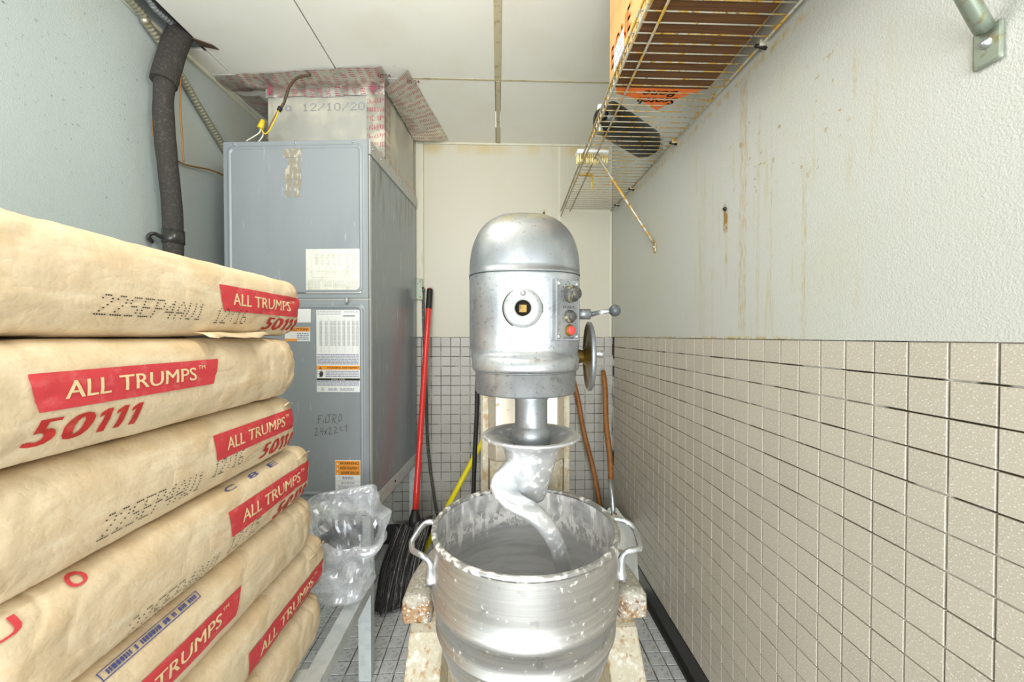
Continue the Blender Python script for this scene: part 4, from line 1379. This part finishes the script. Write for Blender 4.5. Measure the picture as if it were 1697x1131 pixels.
# gear lever
MB().tube([(0.125, 0.05, 1.297), (0.158, 0.05, 1.297)], 0.0125, 20).build('lever_boss', M['silver'], mx)
lv = MB().tube([(0.155, 0.05, 1.295), (0.175, 0.03, 1.300), (0.196, 0.015, 1.302)], [0.006, 0.0055, 0.005], 12).build('gear_lever', M['alu'], mx)
MB().lathe([(0.0, -0.0135)] + [(0.0135 * sin(R(a)), -0.0135 * cos(R(a))) for a in range(15, 180, 15)] + [(0.0, 0.0135)], 24, (0.2055, 0.01, 1.303)).build('ball_knob', M['greyball'], lv)
# handwheel seen edge-on
wx, wy, wz = 0.172, 0.12, 1.193
MB().lathe([(0.0, 0.121), (0.022, 0.121), (0.020, 0.14), (0.016, 0.155), (0.016, 0.172), (0, 0.172)], 24, (0, wy, wz), 'X').build('wheel_hub', M['brass'], mx)
hwp = MB().lathe([(0.016, wx - 0.016), (0.03, wx - 0.004), (0.075, wx - 0.001), (0.083, wx - 0.006), (0.087, wx - 0.004)], 48, (0, wy, wz), 'X').build('handwheel', M['brass'], mx)
MB().lathe([(0.0, wx + 0.001), (0.03, wx), (0.075, wx + 0.002), (0.082, wx + 0.007), (0.088, wx + 0.004), (0.089, wx - 0.003), (0.0865, wx - 0.005), (0.083, wx - 0.006)], 48, (0, wy, wz), 'X').build('wheel_rim', M['silver'], hwp)
MB().tube([(wx + 0.002, wy + 0.03, wz + 0.003), (wx + 0.010, wy + 0.03, wz + 0.003), (wx + 0.02, wy + 0.03, wz + 0.004), (wx + 0.034, wy + 0.03, wz + 0.004), (wx + 0.042, wy + 0.03, wz + 0.004), (wx + 0.045, wy + 0.03, wz + 0.004)], [0.005, 0.005, 0.007, 0.010, 0.009, 0.003], 14).build('wheel_handle', M['alu'], hwp)
for nm in ('handwheel', 'wheel_rim', 'wheel_handle'):
    bpy.data.objects[nm].data.transform(Matrix.Translation((wx, wy, 0)) @ Matrix.Rotation(R(-5.5), 4, 'Z') @ Matrix.Translation((-wx, -wy, 0)))
# column, its front cover and the base
XC = 0.03
b = MB().prism([(XC - 0.148, 0.42), (XC - 0.140, 0.405), (XC - 0.11, 0.40), (XC + 0.11, 0.40), (XC + 0.140, 0.405), (XC + 0.148, 0.42), (XC + 0.148, 0.66), (XC - 0.148, 0.66)], 0.15, 1.20, 'Z')
b.build('column', M['paintrust'], mx, 0.008)
for sgn in (-1, 1):
    MB().box(XC + sgn * 0.132 - 0.010, XC + sgn * 0.132 + 0.010, 0.388, 0.404, 0.30, 1.15).build('column_rail', M['paintrust'], mx, 0.003)
b = MB().prism([(XC - 0.122, 0.399), (XC - 0.122, 0.372), (XC - 0.098, 0.348), (XC + 0.098, 0.348), (XC + 0.122, 0.372), (XC + 0.122, 0.399)], 0.850, 1.16, 'Z')
b.build('column_cover', M['plate'], mx, 0.004)
b = MB().prism([(XC - 0.118, 0.399), (XC - 0.118, 0.375), (XC - 0.095, 0.355), (XC + 0.095, 0.355), (XC + 0.118, 0.375), (XC + 0.118, 0.399)], 0.56, 0.848, 'Z')
b.build('lift_slide', M['paintrust'], mx, 0.004)
MB().box(XC - 0.20, XC + 0.20, 0.40, 0.70, 0.0, 0.30).build('base', M['paintrust'], mx, 0.03)
for xo, xi in ((-0.345, -0.235), (0.39, 0.28)):
    lo_, hi_ = min(xo, xi), max(xo, xi)
    prof = [(0.66, 0.0), (0.66, 0.30), (0.62, 0.318), (0.40, 0.312), (0.365, 0.300), (0.29, 0.212), (0.20, 0.125), (0.12, 0.095), (-0.20, 0.075), (-0.23, 0.05), (-0.235, 0.0)]
    MB().prism(prof, lo_, hi_, 'X').build('leg', M['paintrust'], mx, 0.008)
MB().box(-0.24, 0.285, 0.45, 0.66, 0.02, 0.28).build('base_bridge', M['paintrust'], mx, 0.02)
# bowl support arms
for sg, dxx in ((-1, 0.0), (1, 0.012)):
    path = [V((dxx + sg * 0.10, 0.375, 0.60)), V((dxx + sg * 0.185, 0.33, 0.60)), V((dxx + sg * 0.228, 0.25, 0.60)), V((dxx + sg * 0.252, 0.16, 0.60)), V((dxx + sg * 0.256, 0.062, 0.60))]
    sp = spline(path, 6)
    rows = []
    for i, p in enumerate(sp):
        t_ = (sp[min(i + 1, len(sp) - 1)] - sp[max(0, i - 1)]).normalized()
        a = V((t_.y, -t_.x, 0)).normalized()
        k = i / (len(sp) - 1)
        hw_, up_, dn = 0.034, 0.030 - 0.006 * k, 0.042
        sec = [(-hw_, -dn), (hw_, -dn), (hw_ * 1.05, -dn * 0.5), (hw_, up_ * 0.5), (hw_ * 0.72, up_ * 0.95), (0, up_ * 1.12), (-hw_ * 0.72, up_ * 0.95), (-hw_, up_ * 0.5), (-hw_ * 1.05, -dn * 0.5)]
        rows.append([p + a * q[0] + V((0, 0, q[1])) for q in sec])
    e = rows[-1]
    cen = sum((V(q) for q in e), V()) / len(e)
    rows.append([cen + (V(q) - cen) * 0.80 + V((0, -0.012, -0.002)) for q in e])
    o = MB().grid(rows, True, True, True, True).build('support_arm', M['armrust'], mx)
    MB().box(dxx + sg * 0.228 - 0.012, dxx + sg * 0.228 + 0.012, 0.09, 0.112, 0.628, 0.634).build('clamp_plate', M['paintrust'], o, 0.001)
    MB().lathe([(0, 0.652), (0.006, 0.652), (0.0065, 0.648), (0.0065, 0.632)], 10, (dxx + sg * 0.226, 0.125, 0)).build('clamp_bolt', M['armrust'], o)
# dough hook: trumpet collar, hub and spiral arm
hx, hyy = 0.012, -0.02
hk = MB().lathe([(0.040, 1.008), (0.047, 1.004), (0.060, 1.010), (0.075, 1.022), (0.092, 1.030), (0.104, 1.032), (0.107, 1.030), (0.106, 1.026), (0.09, 1.021), (0.072, 1.012),
                 (0.061, 1.000), (0.058, 0.985), (0.046, 0.945), (0.034, 0.905), (0.0325, 0.895), (0.029, 0.889), (0.0, 0.888)], 56, (hx, hyy, 0)).build('dough_hook', M['hook'], mx)
outer = [(852, 752, .855), (836, 768, .83), (822, 783, .805), (813.5, 800, .785), (818, 818, .765), (838, 840, .75), (868, 860, .745), (893, 882, .755), (911, 913, .775), (920, 945, .80), (924, 985, .835), (925, 1040, .86)]
inner = [(868, 765, .87), (866, 785, .865), (864, 803, .855), (862, 815, .84), (864, 823, .825), (874, 830, .80), (896, 842, .775), (920, 868, .77), (937, 902, .785), (945.5, 938, .81), (949, 982, .84), (950, 1035, .865)]
eo = spline([near(*p) - V((CX_, CY_, 0)) for p in outer], 6)
ei = spline([near(*p) - V((CX_, CY_, 0)) for p in inner], 6)
rows = []
for i in range(len(eo)):
    c = (eo[i] + ei[i]) / 2
    wv = (ei[i] - eo[i]) / 2
    j0, j1 = max(0, i - 1), min(len(eo) - 1, i + 1)
    tv = ((eo[j1] + ei[j1]) - (eo[j0] + ei[j0])).normalized()
    nv = tv.cross(wv).normalized()
    th = 0.0075 + 0.004 * min(1, i / 30)
    n = 20
    sec = []
    for k in range(n):
        a = 2 * pi * k / n
        ca, sa = cos(a), sin(a)
        sec.append(c + wv * (abs(ca) ** 0.75 * (1 if ca > 0 else -1)) + nv * (th * abs(sa) ** 0.75 * (1 if sa > 0 else -1)))
    rows.append(sec)
MB().grid(rows, True, True, True, True).build('spiral_arm', M['hook'], hk)

# ---------------------------------------------------------------- bowl
bo = thing('mixing_bowl', 'large stainless steel mixing bowl dusted with flour, held by the mixer arms', 'bowl', (CX_, CY_, 0.41))
zo = -0.41
b = MB()
outp = [(0.203, 0.818), (0.2025, 0.80), (0.2035, 0.74), (0.2035, 0.705), (0.2055, 0.702), (0.2065, 0.697), (0.2065, 0.690), (0.2055, 0.686), (0.2025, 0.683), (0.2005, 0.66), (0.1965, 0.63), (0.1985, 0.629), (0.1985, 0.622), (0.1955, 0.621), (0.187, 0.585), (0.172, 0.545), (0.150, 0.505), (0.12, 0.468), (0.08, 0.435), (0.04, 0.418), (0.0, 0.412)]
b.lathe([(r, h + zo) for r, h in outp], 96)
b.cur = 1
inp = [(0.199, 0.818), (0.1985, 0.80), (0.1995, 0.74), (0.1995, 0.70), (0.197, 0.66), (0.183, 0.585), (0.168, 0.548), (0.146, 0.51), (0.117, 0.474), (0.078, 0.441), (0.04, 0.424), (0.0, 0.419)]
b.lathe([(r, h + zo) for r, h in inp], 96)
MB_b = b
b.build('bowl_shell', [M['steel'], M['steel_in']], bo)
# interior shading needs heights measured from the floor
for mm in (M['steel_in'],):
    pass
rim = [(0.2015 + 0.0062 * cos(R(a)), 0.8215 + zo + 0.0062 * sin(R(a))) for a in range(0, 361, 24)]
MB().lathe(rim, 96).build('rolled_rim', M['flour_rim'], bo)
for sg in (-1, 1):
    a0 = 0.0
    x = sg * 0.204
    base_pts = [(x, 0.035, 0.800), (x + sg * 0.012, 0.035, 0.812), (x + sg * 0.040, 0.030, 0.806), (x + sg * 0.050, 0.012, 0.797), (x + sg * 0.046, -0.030, 0.788), (x + sg * 0.040, -0.045, 0.785), (x + sg * 0.018, -0.050, 0.784), (x + sg * 0.003, -0.048, 0.772), (x + sg * 0.0005, -0.046, 0.745), (x + sg * 0.0005, -0.046, 0.722)]
    if sg < 0:
        base_pts = [(x + 0.004, 0.035, 0.800), (x - 0.010, 0.035, 0.812), (x - 0.028, 0.030, 0.810), (x - 0.044, 0.0, 0.795), (x - 0.047, -0.012, 0.788), (x - 0.040, -0.030, 0.782), (x - 0.018, -0.046, 0.780), (x - 0.002, -0.048, 0.766), (x + 0.0, -0.046, 0.742), (x + 0.0005, -0.046, 0.722)]
    sp = spline([(p[0], p[1], p[2] + zo) for p in base_pts], 5)
    MB().tube(sp, [0.0062] * (len(sp) - 12) + [0.0062 + 0.0006 * k for k in range(12)], 12).build('handle', M['alu'], bo)

# ---------------------------------------------------------------- wire shelf on the right wall
ZS = 2.0
sh = thing('wire_shelf', 'rusty wire shelf fixed high on the right wall', 'shelf', (0.69, 0.3, ZS))
b0 = (0.69, 0.3, ZS)


def xf(y):
    return 0.300 + 0.0345 * y


def swire(name, p0, p1, r, parent=sh):
    return MB().tube([V(p0) - V(b0), V(p1) - V(b0)], r, 8).build(name, M['rusty_wire'], parent)


Y0, Y1 = 0.30, 2.345
y = 0.905 - 0.0335 * 18
cross = None
rnd = random.Random(2)
while y < Y1:
    x0 = xf(y)
    if y > Y0:
        MB().tube([V((x0 - 0.001, y, ZS - 0.034)) - V(b0), V((x0 - 0.001, y, ZS)) - V(b0), V((x0 + 0.004, y, ZS + 0.003)) - V(b0), V((0.5, y + rnd.uniform(-1, 1) * 0.001, ZS + 0.003)) - V(b0), V((0.684, y, ZS + 0.003)) - V(b0)], 0.0019, 7).build('cross_wire', M['rusty_wire'], sh)
    y += 0.0335
for nm, d, z, r in (('front_rod', -0.004, ZS - 0.034, 0.0034), ('front_rod', -0.004, ZS - 0.001, 0.0032), ('support_rod', 0.052, ZS - 0.002, 0.0034)):
    swire(nm, (xf(Y0) + d, Y0, z), (xf(Y1) + d, Y1, z), r)
swire('wall_rod', (0.680, Y0, ZS - 0.001), (0.680, Y1, ZS - 0.001), 0.0036)
for y in (0.50, 0.994, 1.50, 1.976, 2.22):
    o = MB().box(-0.019, 0.0035, y - 0.3 - 0.008, y - 0.3 + 0.008, -0.008, 0.010).build('wall_clip', M['rusty_wire'], sh, 0.003)
    MB().tube([V((0.664, y, ZS - 0.004)) - V(b0), V((0.694, y, ZS - 0.010)) - V(b0)], 0.0045, 8).build('clip_screw', M['dark'], o)
# diagonal brace of the shelf and the near bracket hanging from the same shelf
for k, (y0, y1, zt, zf, m) in enumerate(((1.615, 1.70, ZS - 0.004, 1.645, 'rusty_wire'), (0.462, 0.530, ZS - 0.004, 1.665, 'grey_metal'))):
    xt = xf(y0) + 0.055
    foot = V((0.690, y1, zf))
    topp = V((xt, y0, zt))
    rr = 0.0065 if k == 0 else 0.0105
    o = MB().tube([topp - V(b0), topp.lerp(foot, 0.93) - V(b0), foot + V((-0.006, 0, 0.012)) - V(b0)], [rr, rr, rr * 1.0], 12).build('brace', M[m], sh)
    f_ = MB()
    hh = 0.020 if k == 0 else 0.026
    hw2 = 0.012 if k == 0 else 0.017
    f_.box(0.686 - b0[0], 0.6925 - b0[0], y1 - b0[1] - hw2, y1 - b0[1] + hw2, zf - hh - 0.012 - ZS, zf + hh - 0.010 - ZS)
    q = f_.build('brace_foot', M[m], o, 0.003)
    MB().lathe([(0.0, -0.008), (0.004, -0.007), (0.0065, -0.003), (0.007, 0.0)], 14, (0.6865 - b0[0], y1 - b0[1], zf - 0.008 - ZS), 'X').build('foot_screw', M['alu'], q)

# things on the shelf
ZT = ZS + 0.0105
cb = thing('cardboard_box', 'tan cardboard box with orange print on the shelf, flap hanging open below', 'box', (0.45, 0.9, ZT))
bx0, bx1, by0, by1 = -0.108, 0.2, -0.42, 0.295
MB().box(bx0, bx1, by0, by1, 0.0, 0.004).box(bx0, bx0 + 0.004, by0, by1, 0.004, 0.33).box(bx1 - 0.004, bx1, by0, by1, 0.004, 0.33).box(bx0 + 0.004, bx1 - 0.004, by0, by0 + 0.004, 0.004, 0.33).box(bx0 + 0.004, bx1 - 0.004, by1 - 0.004, by1, 0.004, 0.33).box(bx0, bx1, by0, by1, 0.326, 0.33).build('carton', M['card'], cb)
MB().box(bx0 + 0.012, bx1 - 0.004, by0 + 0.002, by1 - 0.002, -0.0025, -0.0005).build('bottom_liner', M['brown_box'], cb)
# flap lying out over the wires, with an orange pointed print and lettering read from the other side
fz = -0.002
b = MB()
b.add([(bx0 + 0.02, by1, fz), (bx1 - 0.02, by1, fz), (bx1 - 0.07, by1 + 0.05, fz), (0.085, by1 + 0.115, fz), (0.0, by1 + 0.055, fz), (bx0 + 0.03, by1 + 0.03, fz)], [(0, 1, 2, 3, 4, 5)])
fo = b.build('box_flap', M['card_orange'], cb)
so = fo.modifiers.new('thickness', 'SOLIDIFY')
so.thickness = 0.002
so.offset = 1
b = MB()
ff = lambda u, v: V((u, v, fz - 0.0016))
letter(b, 'Scotch', 0.125, -0.0, by1 + 0.044, by1 + 0.078, lambda u, v: ff(u, v), 0.03, 0.2)
letter(b, 'Bone', 0.11, 0.005, by1 + 0.008, by1 + 0.038, lambda u, v: ff(u, v), 0.03, 0.2)
b.build('flap_lettering', M['black_ink'], cb)
b = MB()
sd = bx0 - 0.0008
fs = lambda u, v: V((sd, u, v))
b.add([fs(-0.30, 0.16), fs(0.12, 0.16), fs(0.12, 0.185), fs(-0.30, 0.185)], [(0, 1, 2, 3)])
letter(b, 'BONE', 0.275, 0.105, 0.035, 0.10, fs, 0.04, 0.0)
b.build('side_print', M['card_orange'], cb)
o = MB().box(sd - 0.001, sd, 0.16, 0.245, 0.0, 0.075).build('paper_label', M['label'], cb)
b = MB()
random.seed(3)
for k in range(7):
    u = 0.17 + 0.009 * k
    for z in (0.015, 0.03, 0.045, 0.06):
        if random.random() < 0.6:
            b.add([(sd - 0.0014, u, z - 0.004), (sd - 0.0014, u + 0.005, z - 0.004), (sd - 0.0014, u + 0.005, z + 0.003), (sd - 0.0014, u, z + 0.003)], [(0, 1, 2, 3)])
b.build('label_print', M['grey_ink'], o)

# black tub lying on the shelf
bt = thing('black_canister', 'dark olive black canister lying on the wires beyond the box', 'canister', (0.52, 1.555, ZT), R(40))
rows = []
for k in range(0, 21):
    t_ = -1 + 2 * k / 20
    e = (1 - abs(t_) ** 10) ** (1 / 10) if abs(t_) < 1 else 0.0
    e = max(0.25, e)
    rows.append([(0.175 * t_, 0.058 * e * (abs(cos(a)) ** 0.7) * (1 if cos(a) > 0 else -1), 0.052 + 0.052 * e * (abs(sin(a)) ** 0.7) * (1 if sin(a) > 0 else -1)) for a in [2 * pi * j / 28 for j in range(28)]])
MB().grid(rows, True, True, True, True).build('body', M['plastic_black'], bt)
MB().lathe([(0.0, -0.19), (0.022, -0.19), (0.024, -0.186), (0.024, -0.172), (0.0, -0.171)], 24, (0, 0, 0.052), 'X').build('cap', M['rubber'], bt)
sb = thing('spray_bottle', 'small pale cylinder bottle standing beside the black canister', 'bottle', (0.386, 1.47, ZT))
MB().lathe([(0, 0), (0.0135, 0), (0.0145, 0.002), (0.0145, 0.075), (0.010, 0.082), (0.0, 0.083)], 24).build('bottle_body', M['grey_metal'], sb)
MB().lathe([(0.0105, 0.083), (0.0125, 0.085), (0.0125, 0.103), (0.011, 0.106), (0, 0.106)], 24).build('bottle_cap', M['label'], sb)
br = thing('scrub_brush', 'block brush with cream bristles pointing down through the wires', 'brush', (0.40, 1.66, ZT), R(2))
MB().box(-0.068, 0.068, -0.022, 0.022, 0.004, 0.022, 0.004).build('brush_block', M['label'], br)
b = MB()
random.seed(5)
for i in range(15):
    for j in range(5):
        x, y = -0.062 + 0.0088 * i, -0.018 + 0.009 * j
        if abs(((br.location.y + y - 0.905) / 0.0335) % 1 - 0.5) > 0.40:
            continue
        b.tube([(x, y, 0.004), (x + random.uniform(-1, 1) * 0.002, y, -0.012), (x + random.uniform(-1, 1) * 0.004, y + random.uniform(-1, 1) * 0.003, -0.030)], [0.0032, 0.0034, 0.004], 5)
o = b.build('bristles', M['bristle_cream'], br)
o['kind'] = 'stuff'
tg = thing('yellow_tag', 'torn yellow tag with dark marks caught on the shelf wires', 'tag', (0.42, 1.845, ZT - 0.004))
tr_ = [[(-0.055, -0.02, 0), (-0.055, 0.012, 0)], [(-0.03, -0.012, 0.001), (-0.028, 0.008, 0.001)], [(0.0, -0.014, 0.0), (0.0, 0.010, 0.0)], [(0.024, -0.02, 0.0), (0.026, 0.016, 0)]]
MB().grid(tr_).build('tag_sheet', M['ties'], tg).modifiers.new('thickness', 'SOLIDIFY').thickness = 0.001
MB().grid([[(0.016, -0.01, -0.001), (0.026, -0.01, -0.001)], [(0.017, -0.014, -0.04), (0.026, -0.014, -0.04)], [(0.019, -0.012, -0.075), (0.024, -0.012, -0.075)]]).build('hanging_strip', M['ties'], tg).modifiers.new('thickness', 'SOLIDIFY').thickness = 0.001

# ---------------------------------------------------------------- poles, broom, peel, cords at the back wall


def pole(o_name, pts_, r, m, parent, n=14):
    return MB().tube(pts_, r, n).build(o_name, m, parent)


bm_ = thing('push_broom', 'black bristled broom with a red handle leaning on the back wall', 'broom', (-0.43, 1.9, 0))
bb = V((-0.43, 1.9, 0))
tp, fe = near(712.5, 479, 2.325), near(688, 850, 1.98)
pole('pole', [tp.lerp(fe, k / 10) - bb for k in range(11)], 0.0155, M['red_paint'], bm_, 18)
gr = [tp.lerp(fe, -0.002 + 0.105 * k / 16) - bb for k in range(17)]
pole('grip', gr, [0.010] + [0.0168 + 0.0012 * (k % 2) for k in range(15)] + [0.0172], M['rubber'], bm_, 18)
pole('ferrule', [fe.lerp(tp, 0.012) - bb, fe - bb, fe + (fe - tp) * 0.02 - bb, fe + (fe - tp) * 0.05 - bb], [0.018, 0.020, 0.028, 0.030], M['rubber'], bm_)
# bristle fan: hundreds of strands between the stock and the floor
b = MB()
random.seed(11)
A0, A1 = near(655, 880, 1.97), near(716, 862, 1.97)
B0, B1 = near(623, 985, 1.76), near(688, 985, 1.80)
B0.z = 0.006
B1.z = 0.03
Bm = near(640, 1020, 1.74)
Bm.z = 0.004
gb = MB()
for i in range(460):
    u, v = random.random(), random.random()
    s0 = A0.lerp(A1, u) + V((0, 0.05 * (v - 0.5), 0.02 * random.random()))
    e0 = (B0.lerp(Bm, u * 3) if u < 0.33 else Bm.lerp(B1, (u - 0.33) / 0.67)) + V((random.uniform(-1, 1) * 0.012, 0.06 * (v - 0.5), random.random() * 0.03))
    mid = s0.lerp(e0, 0.5) + V((random.uniform(-1, 1) * 0.010 - 0.012, random.uniform(-1, 1) * 0.01 - 0.02, random.uniform(-1, 1) * 0.010))
    (gb if i % 4 == 0 else b).tube([q - bb for q in spline([s0, mid, e0], 3)], [0.0022, 0.0026, 0.003, 0.003, 0.003, 0.0028, 0.002], 4, False)
o = b.build('bristles', M['bristle'], bm_)
o['kind'] = 'stuff'
o = gb.build('highlight_bristles', M['bristle_grey'], bm_)  # strands greyed to paint highlights into the fan
o['kind'] = 'stuff'
rows = []
for k in range(9):
    t_ = k / 8
    l = A0.lerp(A1, 0.0).lerp(B0.lerp(Bm, 0.15), t_) + V((-0.004, 0, 0))
    rg = A1.lerp(B1, t_)
    c = (l + rg) / 2
    hwv = (rg - l) / 2
    rows.append([c + hwv * cos(2 * pi * j / 20) * 0.95 + V((0, 1, 0.25)) * sin(2 * pi * j / 20) * 0.028 - bb for j in range(20)])
MB().grid(rows, True, True, True, True).build('bristle_core', M['bristle'], bm_)
st = fe + (fe - tp) * 0.04
rows = []
for k in range(7):
    t_ = k / 6
    c = st.lerp((A0 + A1) / 2 + V((0, 0, -0.005)), t_)
    hwv = ((A1 - A0) / 2) * (0.35 + 0.75 * t_)
    rows.append([c + hwv * cos(2 * pi * j / 16) + V((0, 1, 0.2)) * sin(2 * pi * j / 16) * (0.020 + 0.012 * t_) - bb for j in range(16)])
MB().grid(rows, True, True, True, True).build('stock', M['rubber'], bm_)

# aluminium peel
pe = thing('pizza_peel', 'square aluminium peel with a wooden handle in the right corner', 'peel', (0.573, 1.88, 0))
pb = V((0.573, 1.88, 0))
P1, P0 = near(999.5, 615, 2.322), V((0.583, 1.855, 0.006))
ax = (P1 - P0).normalized()
fr = P0 + ax * 0.445
hn = [P1.lerp(P0 + ax * 0.50, k / 12) + V((0.004 * sin(k * 0.8), 0, 0)) - pb for k in range(13)]
pole('handle', hn, [0.013, 0.0155] + [0.0155] * 11, M['wood'], pe)
pole('ferrule', [P0 + ax * 0.51 - pb, P0 + ax * 0.42 - pb, P0 + ax * 0.365 - pb, P0 + ax * 0.34 - pb], [0.0165, 0.0155, 0.014, 0.010], M['alu'], pe)
sx = ax.cross(V((0, -1, 0))).normalized()
if sx.x < 0:
    sx = -sx
nn = sx.cross(ax)
if nn.y > 0:
    nn = -nn
outl = [(-0.085, 0.0), (0.08, 0.0), (0.098, 0.016), (0.106, 0.05), (0.107, 0.22), (0.106, 0.275), (0.102, 0.298), (0.08, 0.312), (0.055, 0.326), (0.035, 0.352), (0.020, 0.372), (-0.020, 0.372), (-0.035, 0.352), (-0.055, 0.326), (-0.08, 0.312), (-0.102, 0.298), (-0.112, 0.275), (-0.114, 0.22), (-0.114, 0.04), (-0.105, 0.012)]
b = MB()
for d in (0.0012, -0.0012):
    b.v += [tuple(P0 + sx * p[0] + ax * p[1] + nn * d - pb) for p in outl]
n = len(outl)
b.face(range(n))
b.face(list(range(n, 2 * n))[::-1])
for i in range(n):
    b.face((i, (i + 1) % n, (i + 1) % n + n, i + n))
bl = b.build('blade', M['peel'], pe)
for (x, z) in ((-0.012, 0.335), (0.014, 0.34), (0.016, 0.315), (-0.004, 0.318)):
    q = P0 + sx * x + ax * z + nn * 0.003 - pb
    MB().tube([q - nn * 0.004, q + nn * 0.003, q + nn * 0.005], [0.0065, 0.006, 0.003], 10).build('rivet', M['wood'], bl)

wp = thing('wooden_pole', 'bare varnished wooden pole leaning behind the mixer column', 'pole', (0.63, 2.18, 0))
q0, q1 = near(949, 627, 2.335), near(993, 828, 2.235)
q2 = q0 + (q1 - q0) * (q0.z - 0.012) / (q0.z - q1.z)
pole('shaft', [q0.lerp(q2, k / 14) + V((0.004 * sin(k), 0, 0)) - V((0.63, 2.18, 0)) for k in range(15)], 0.0145, M['wood'], wp)
wp.location = (0.63, 2.18, 0)

yp = thing('mop_handle', 'yellow mop handle leaning crosswise behind the bowl', 'handle', (-0.3, 2.15, 0))
q1, q0 = near(750, 825, 2.12), near(798, 735, 2.16)
top_ = q1 + (q0 - q1) * 1.5
bot_ = q0 + (q1 - q0) * (q0.z - 0.03) / (q0.z - q1.z)
pole('shaft', [bot_ - V((-0.3, 2.15, 0)), top_ - V((-0.3, 2.15, 0))], 0.0145, M['yellow'], yp, 18)
pole('end_cap', [bot_ - (top_ - bot_) * 0.02 - V((-0.3, 2.15, 0)), bot_ + (top_ - bot_) * 0.03 - V((-0.3, 2.15, 0))], 0.0165, M['rubber'], yp, 18)

o = MB().tube(spline([near(793, 600, 1.55), near(791, 640, 1.56), near(790, 690, 1.57), near(787, 750, 1.58), near(785, 806, 1.58), near(784, 870, 1.58), near(786, 960, 1.6)], 6), 0.0095, 10).build('power_cord', M['rubber'])
tag(o, 'black power cord hanging straight down left of the mixer column', 'cord')
o = MB().tube(spline([near(701, 482, 2.335), near(702, 540, 2.335), near(705, 620, 2.335), (-0.432, 2.335, 0.94), (-0.425, 2.335, 0.65), near(712, 770, 2.33), near(718, 815, 2.32), near(724, 850, 2.31), near(735, 880, 2.28)], 8), 0.0085, 10).build('hanging_cable', M['cable'])
tag(o, 'dark grey cable hanging from the bracket behind the red handle', 'cable')
hb = thing('cable_bracket', 'small worn metal bracket on the back wall above the red handle', 'bracket', (-0.468, 2.34, 1.52))
MB().box(-0.024, 0.020, -0.018, 0.001, -0.062, 0.062, 0.002).build('plate', M['grey_metal'], hb)
for z in (-0.045, 0.045):
    MB().lathe([(0, -0.022), (0.003, -0.0215), (0.005, -0.018)], 10, (0.006, 0, z), 'Y').build('screw', M['rusty_wire'], hb)
MB().tube([(0.018, -0.01, 0.01), (0.026, -0.014, -0.004), (0.022, -0.016, -0.016)], 0.009, 8).build('cable_hook', M['knob'], hb)
wb_ = thing('wall_anchor', 'tiny rusty latch screwed to the cream wall above the mixer', 'anchor', (0.275, YB - 0.004, 1.99))
MB().box(-0.006, 0.006, -0.006, 0.001, -0.02, 0.02, 0.002).build('plate', M['rusty_wire'], wb_)
MB().lathe([(0, -0.013), (0.004, -0.012), (0.005, -0.006)], 10, (0, 0, -0.004), 'Y').build('screw', M['dark'], wb_)
o = MB().lathe([(0, -0.008), (0.004, -0.007), (0.006, -0.001), (0.006, 0.0)], 12, (0, 0, 0), 'X').build('wall_screw', M['dark'])
o.location = (XR - 0.004, 1.168, 1.632)
tag(o, 'dark screw head weeping rust on the white right wall', 'screw')

# ---------------------------------------------------------------- clear plastic bag on the stand
pl = thing('clear_plastic_bag', 'open clear crumpled plastic bag resting on the end of the stand', 'bag', (-0.53, 1.335, 0.362))
rows = []
nA = 72
prof = [(0.30, 0.0), (0.62, 0.004), (0.84, 0.025), (0.90, 0.08), (0.95, 0.14), (1.02, 0.19), (1.12, 0.225), (1.22, 0.25), (1.20, 0.266), (1.10, 0.268), (1.02, 0.25), (0.98, 0.22), (0.97, 0.205)]
for p in spline([(p[0], 0, p[1]) for p in prof], 3):
    r_ = []
    for j in range(nA):
        a = 2 * pi * j / nA
        k = min(1.0, p.z / 0.27)
        q = V((p.x * 0.112 * cos(a) + 0.018 * k * k, p.x * 0.092 * sin(a), p.z * (1 + 0.25 * k * sin(a - 0.35))))
        amp = min(1, p.z / 0.03)
        c1 = abs(noise.noise(q * 9 + V((3, 0, 0))))
        c2 = abs(noise.noise(q * 21 + V((0, 5, 0))))
        q += V((cos(a), sin(a), 0)) * ((c1 - 0.2) * 0.055 + (c2 - 0.2) * 0.026) * amp + V((0, 0, noise.noise(q * 11 + V((0, 7, 0))) * 0.03 * amp * k))
        q.z = max(0.001 + 0.003 * p.x, q.z)
        r_.append(q)
    rows.append(r_)
MB().grid(rows, True, False, True, False).build('plastic_film', M['clear'], pl)
